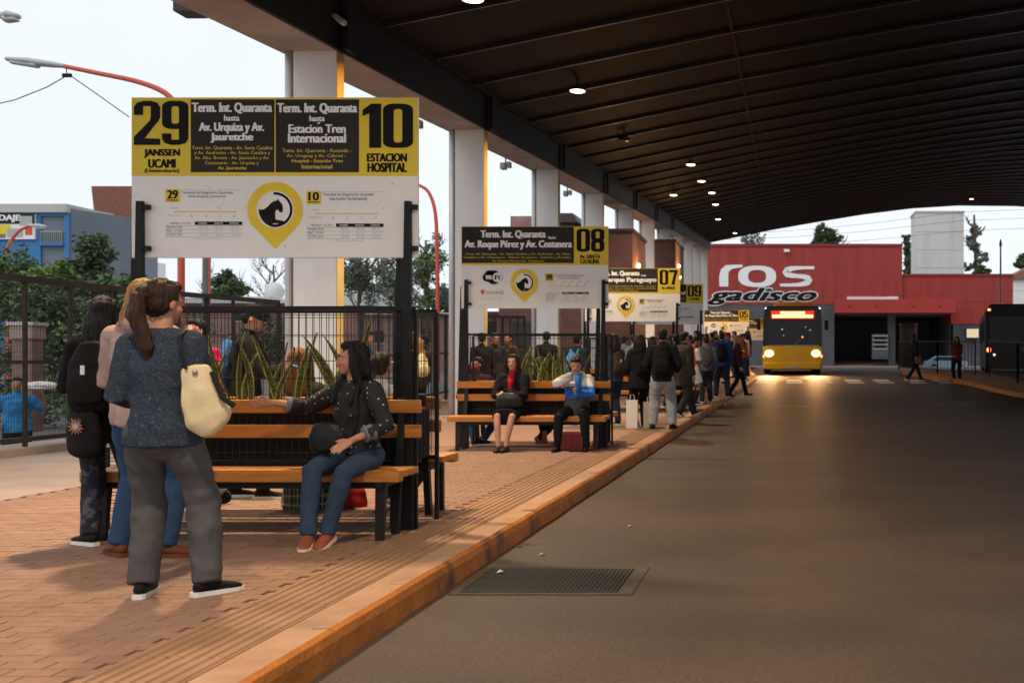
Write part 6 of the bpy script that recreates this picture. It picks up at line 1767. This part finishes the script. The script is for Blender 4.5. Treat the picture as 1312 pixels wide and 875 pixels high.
# 14, 15 on the rear side
w14 = person(PX(610, 16.35), 16.4, R(5), 'person with red face covering seated behind the left end of the 08 bench', z=-.02, H=1.62, vox=.014, pel=(0, -.05, .60), feet=((-.02, -.10, .09, .3), (.10, -.06, .09, -.5)), kpoles=((-.3, 1, .2), (.3, 1, .2)), head=(R(140), 0),
             hands=((-.15, .2, .8), (.15, .2, .8)), top=dict(m=tr('dark plum jacket', (50, 30, 38)), t=.026), bottom=dict(m=T_jean), shoe=dict(m=SB, sole=SB), hair=dict(st='short', m=H_blk))
mm = MB().ell(w14['hp'](0, .050, -.045) * w14['k'], (.058, .060, .055), None, 14, 10); mm.build('face_covering', tr('red scarf', (170, 26, 40)), w14['root'], smooth=True)
person(PX(693, 16.35), 16.4, R(-3), 'person seated behind the snake plants with crossed ankles under the 08 bench', z=-.02, H=1.62, vox=.014, pel=(0, -.05, .60), feet=((.05, -.02, .20, .3), (-.03, .0, .11, -.3)), kpoles=((-.3, 1, .2), (.3, 1, .2)), pitch=(.9, .8),
       hands=((-.15, .2, .8), (.15, .2, .8)), top=dict(m=T_blk, t=.026), bottom=dict(m=T_bt), shoe=dict(m=SB, sole=mat('tan sole', (.35, .2, .13, 1), .7)), hair=dict(st='long', m=H_dkb, L=.25))
# heads behind, left group
for i, (px, d, y_, lab, mt_, hm, st) in enumerate(((617, 22.5, .8, 'man in dark coat standing left of the 08 planter', T_blk, H_dkb, 'short'), (634, 23.2, -2.4, 'man in charcoal jacket facing the viewer behind the 08 planter', tr('charcoal', (52, 50, 52)), H_gry, 'short'), (652, 24.0, 2.6, 'person in brown top behind the seated woman in black', tr('brown top', (80, 60, 50)), H_dkb, 'short'))):
    mk(px, d, y_, lab, H=1.70, top=dict(m=mt_, t=.024), bottom=dict(m=T_bt), shoe=dict(m=SB), hair=dict(st=st, m=hm), group='people standing beyond the 08 planter')
w19 = mk(740, 20, R(-30), 'person with light blue backpack behind the boy', H=1.66, top=dict(m=T_nav, t=.024), bottom=dict(m=T_jean), shoe=dict(m=SB, sole=WS), hair=dict(st='short', m=H_blk))
backpack(w19, 'light blue backpack above the boy on the second bench', tr('light blue nylon', (96, 160, 210)), w=.14, h=.2)
mk(700, 24.5, .5, 'person in dark clothes far behind the 08 planter', H=1.74, top=dict(m=T_blk, t=.02), bottom=dict(m=T_bt), shoe=dict(m=SB), hair=dict(st='short', m=H_blk), group='people standing beyond the 08 planter')
# crowd at the kerb
c20 = mk(786, 20.0, R(38), 'girl with long dark hair, jeans and sneakers at the head of the queue', H=1.66, fem=True, vox=.0125, head=(R(20), R(-14)), hands=((-.05, .3, 1.1), (.1, .3, 1.1)), group=GRP,
         top=dict(m=tr('denim jacket', (70, 80, 98)), t=.024), bottom=dict(m=tr('dark denim', (38, 52, 78)), w=1.0), shoe=dict(m=SB, sole=WS), hair=dict(st='long', m=H_dkb, L=.42, front=.2))
backpack(c20, 'brownish grey backpack on the girl at the head of the queue', tr('taupe nylon', (70, 62, 56)), w=.145, h=.2, patch=WS)
c21 = mk(820, 19.6, R(25), 'woman in black hooded coat with a white bag by her legs', H=1.64, fem=True, fat=1.12, vox=.0125, head=(0, R(-20)), hands=((-.18, .25, 1.0), (.18, .25, 1.0)), group=GRP,
         feet=((-.08, 0, .085, .8), (.08, .02, .085, -.9)), top=dict(m=T_blk, t=.036, hem=-.20, hood=True), bottom=dict(m=T_bt, w=1.0), shoe=dict(m=SB, sole=WS), hair=dict(st='long', m=H_blk, L=.22, front=.8))
backpack(c21, 'dark backpack slung on the woman in the black hooded coat', N_blk, w=.14, h=.2)
for i, (px, lab) in enumerate(((810, 'tall white carrier bag between the girl and the woman in black'), (831, 'cream paper bag behind the legs of the woman in black'))):
    t_ = empty('carrier_bag', (PX(px, 19.3), 19.3 + i * .12, rise(19.3)), lab, 'bag')
    mb = MB(); a, h_ = .10, .50 if i == 0 else .46
    mb.add([(-a, -.05, 0), (a, -.05, 0), (a, .05, 0), (-a, .05, 0), (-a * 1.05, -.03, h_), (a * 1.0, -.035, h_ * .98), (a, .03, h_), (-a, .03, h_ * .99)], [(3, 2, 1, 0), (0, 1, 5, 4), (1, 2, 6, 5), (2, 3, 7, 6), (3, 0, 4, 7), (4, 5, 6, 7)])
    mb.build('bag_body', mat('white plastic', (.68, .67, .63, 1), .5) if i == 0 else mat('cream paper', (.42, .38, .28, 1), .7), t_, bevel=.004)
    for s in (-1, 1): MB().tube([(-.04, s * .02, h_), (-.03, s * .02, h_ + .09), (.03, s * .02, h_ + .09), (.04, s * .02, h_)], .004, 5).build('handle', WS, t_)
c22 = mk(849, 19.1, R(3), 'man in light grey trousers with a black backpack facing away in the queue', H=1.74, fat=1.06, vox=.0115, group=GRP, feet=((-.17, 0, .085, .2), (.16, .02, .085, -.35)),
         hands=((-.22, .22, 1.0), (.22, .22, 1.0)), top=dict(m=T_blk, t=.03), bottom=dict(m=T_lg, w=1.45, t=.016, fold=.008), shoe=dict(m=SB, sole=SB), hair=dict(st='short', m=H_blk))
backpack(c22, 'large black backpack on the man in light grey trousers', N_blk, w=.155, h=.26, dth=.10, low=.23)
c23 = mk(877, 22.3, R(-50), 'person in long olive coat stepping with a raised white shoe', H=1.72, fat=1.08, group=GRP, feet=((-.08, .28, .10, .3), (.1, -.2, .12, 0)), pitch=(-.2, .5), top=dict(m=tr('olive coat', (58, 54, 44)), t=.036, hem=-.30), bottom=dict(m=tr('charcoal', (52, 50, 52)), w=1.3), shoe=dict(m=SB, sole=WS), hair=dict(st='short', m=H_dkb))
c23b = mk(866, 24, R(20), 'person in black coat behind the man with the backpack', H=1.70, group=GRP, top=dict(m=T_blk, t=.03, hem=-.2), bottom=dict(m=T_bt), shoe=dict(m=SB, sole=WS), hair=dict(st='short', m=H_blk))
M_rw = bpy.data.materials.new('red shirt white sleeve'); M_rw.use_nodes = True
n_, l_ = M_rw.node_tree.nodes, M_rw.node_tree.links
tc = n_.new('ShaderNodeTexCoord'); sx = n_.new('ShaderNodeSeparateXYZ'); l_.new(tc.outputs['Object'], sx.inputs[0]); ab = n_.new('ShaderNodeMath'); ab.operation = 'ABSOLUTE'; l_.new(sx.outputs['X'], ab.inputs[0])
gt = n_.new('ShaderNodeMath'); gt.operation = 'GREATER_THAN'; gt.inputs[1].default_value = .17; l_.new(ab.outputs[0], gt.inputs[0]); mx = n_.new('ShaderNodeMixRGB'); mx.inputs[1].default_value = srgb(170, 26, 34); mx.inputs[2].default_value = srgb(200, 196, 196)
l_.new(gt.outputs[0], mx.inputs[0]); l_.new(mx.outputs[0], n_['Principled BSDF'].inputs['Base Color'])
c24 = mk(888, 26.5, R(-55), 'boy in red sports shirt with white sleeves, white shorts and dark socks', H=1.62, group=GRP, vox=.0125, lean=(0, .05), head=(0, R(-32)), hands=((-.05, .3, 1.05), (.1, .3, 1.05)), top=dict(m=M_rw, t=.026, sleeve=.42, name='shirt'), bottom=dict(m=tr('white shorts', (206, 204, 204)), len=.42, w=1.2, t=.03, name='shorts'), shoe=dict(m=SB, sole=WS, high=True), hair=dict(st='short', m=H_blk))
for s in (0, 1):
    hpj, kn, an, fy = c24['legs'][s]; kk_ = c24['k']
    MB().tube([kn.lerp(an, .35) * kk_, kn.lerp(an, .95) * kk_], [.056 * kk_, .046 * kk_], 12).build('sock', SB, c24['root'], smooth=True)
c25 = mk(905, 27.3, R(15), 'person in dark clothes beside the boy in red', H=1.66, group=GRP, top=dict(m=tr('grey hoodie', (104, 102, 104)), t=.026), bottom=dict(m=tr('charcoal', (52, 50, 52)), w=1.2), shoe=dict(m=SB, sole=WS), hair=dict(st='short', m=H_dkb))
backpack(c25, 'grey bag on the person beside the boy in red', tr('grey nylon', (78, 76, 78)), w=.13, h=.2)
c26 = mk(925, 29.4, R(5), 'man in blue jacket and dark trousers with a black backpack near the kerb', H=1.74, fat=1.1, group=GRP, feet=((-.15, 0, .085, .1), (.15, .02, .085, -.1)), top=dict(m=tr('royal blue jacket', (38, 62, 120)), t=.032), bottom=dict(m=tr('dark jeans', (38, 46, 62)), w=1.2), shoe=dict(m=SB, sole=WS), hair=dict(st='short', m=H_blk))
backpack(c26, 'black backpack on the man in the blue jacket', N_blk, w=.14, h=.22)
c27 = mk(945, 29.8, R(-80), 'person in maroon top striding at the kerb end of the queue', H=1.66, group=GRP, feet=((-.08, .26, .09, .1), (.08, -.24, .12, 0)), pitch=(-.1, .4), top=dict(m=tr('maroon top', (72, 34, 46)), t=.028), bottom=dict(m=T_bt), shoe=dict(m=SB), hair=dict(st='short', m=H_bld))
far = [(800, 23.5, 'person in pale grey jacket behind the girl with jeans', tr('pale grey jacket', (140, 142, 146)), H_blk, 0), (836, 22, 'person in grey top behind the woman in black', tr('grey hoodie', (104, 102, 104)), H_dkb, .4), (868, 26, 'person with grey hair behind the olive coat', tr('pale grey jacket', (140, 142, 146)), H_gry, -.3),
       (884, 27.5, 'person in brown jacket behind the boy in red', tr('brown top', (80, 60, 50)), H_dkb, .2), (898, 29, 'person in white top deep in the queue', tr('white sweatshirt', (206, 208, 212)), H_blk, -.8), (912, 30.5, 'person in tan coat deep in the queue', tr('tan coat', (136, 108, 84)), H_brn, .5),
       (933, 31, 'person in purple top with a red cap beyond the blue jacket', tr('purple top', (96, 70, 124)), H_blk, 2.2), (950, 33.5, 'person in salmon shirt at the far end of the queue', tr('salmon shirt', (196, 104, 84)), H_blk, -2.6), (941, 35, 'person in grey shirt at the far end of the queue', tr('grey hoodie', (104, 102, 104)), H_dkb, 2),
       (924, 34, 'person in navy jacket in the far part of the queue', T_nav, H_blk, -.5), (958, 37, 'person in dark jacket nearest the bus front', T_blk, H_blk, 1.2), (905, 34.5, 'person in red top in the far part of the queue', tr('red cloth', (176, 44, 40)), H_blk, -1)]
far += [(812, 25.5, 'person in pale blue top behind the woman in the hooded coat', tr('pale blue top', (130, 150, 172)), H_brn, .9), (857, 24.5, 'person in dark green top behind the man with the large backpack', tr('dark green top', (48, 66, 54)), H_blk, -.6),
        (876, 31, 'blond person in beige top in the middle of the queue', tr('beige top', (170, 150, 124)), H_bld, .1), (893, 33, 'person in white jacket in the middle of the queue', tr('white jacket', (196, 196, 194)), H_dkb, 2.4),
        (916, 36.5, 'person in plum jacket far down the queue', tr('plum jacket', (80, 48, 74)), H_blk, -2.1), (929, 39, 'person in orange top far down the queue', tr('orange top', (184, 92, 46)), H_brn, 2.8), (953, 40, 'person in pale pink top nearest the left bus mirror', tr('pale pink top', (196, 150, 148)), H_dkb, -.4)]
rr_ = random.Random(8)
for i, (px, d, lab, mt_, hm, y_) in enumerate(far):
    d += 5 if i < 12 else 1
    fem_ = i % 3 == 1
    mk(px, d, y_, lab, H=rr_.uniform(1.6, 1.76), fem=fem_, vox=.018, group=GRP, feet=((-.1 - rr_.random() * .06, rr_.uniform(-.1, .1), .085, .2), (.12, rr_.uniform(-.1, .1), .085, -.2)), head=(rr_.uniform(-.5, .5), R(-10)),
       hands=(None if i % 2 else (-.12, .28, 1.05), (.14, .28, 1.08) if i % 3 else None), top=dict(m=mt_, t=.026, hem=-.10 if i % 2 else -.20), bottom=dict(m=(T_bt, T_jean, T_gry)[i % 3]), shoe=dict(m=SB, sole=WS if i % 2 else None),
       hair=dict(st='long' if fem_ else 'short', m=hm, cap=tr('red cap', (170, 40, 50)) if i == 6 else None))
# pedestrians on the crosswalk
p1 = mk(1171, 40.2, R(-70), 'pedestrian in black with a brown bag crossing before the garage', z=rise(40) - .145, H=1.72, group='pedestrians on the crosswalk', feet=((-.08, .34, .09, .1), (.08, -.30, .14, 0)), pitch=(-.15, .5), skin=M_skin2, top=dict(m=T_blk, t=.03), bottom=dict(m=T_bt), shoe=dict(m=SB, sole=WS), hair=dict(st='long', m=H_blk, L=.2))
t_ = empty('brown_bag', to_world(p1, (.24, .05, .85)), 'soft brown bag carried by the pedestrian in black', 'bag')
mm = MB().tube([(0, 0, -.14), (0, 0, 0), (0, 0, .14)], [(.12, .07), (.13, .07), (.07, .03)], 12, ref=(1, 0, 0)); remesh(mm, 'bag_body', tr('brown bag', (140, 92, 80)), .015, t_, 1)
MB().tube([(-.05, 0, .12), (-.05, 0, .4), (.02, 0, .5)], .01, 6).build('strap', M_blk, t_)
mk(1226, 39.6, R(160), 'pedestrian in a dull red top and black trousers at the end of the crosswalk', z=rise(39.6) - .145, H=1.66, fem=True, group='pedestrians on the crosswalk', skin=M_skin2, hands=((-.05, .2, 1.0), (.05, .2, 1.0)), top=dict(m=tr('dull red top', (110, 40, 36)), t=.024), bottom=dict(m=T_bt), shoe=dict(m=SB, sole=WS), hair=dict(st='long', m=H_blk, L=.35, front=1))
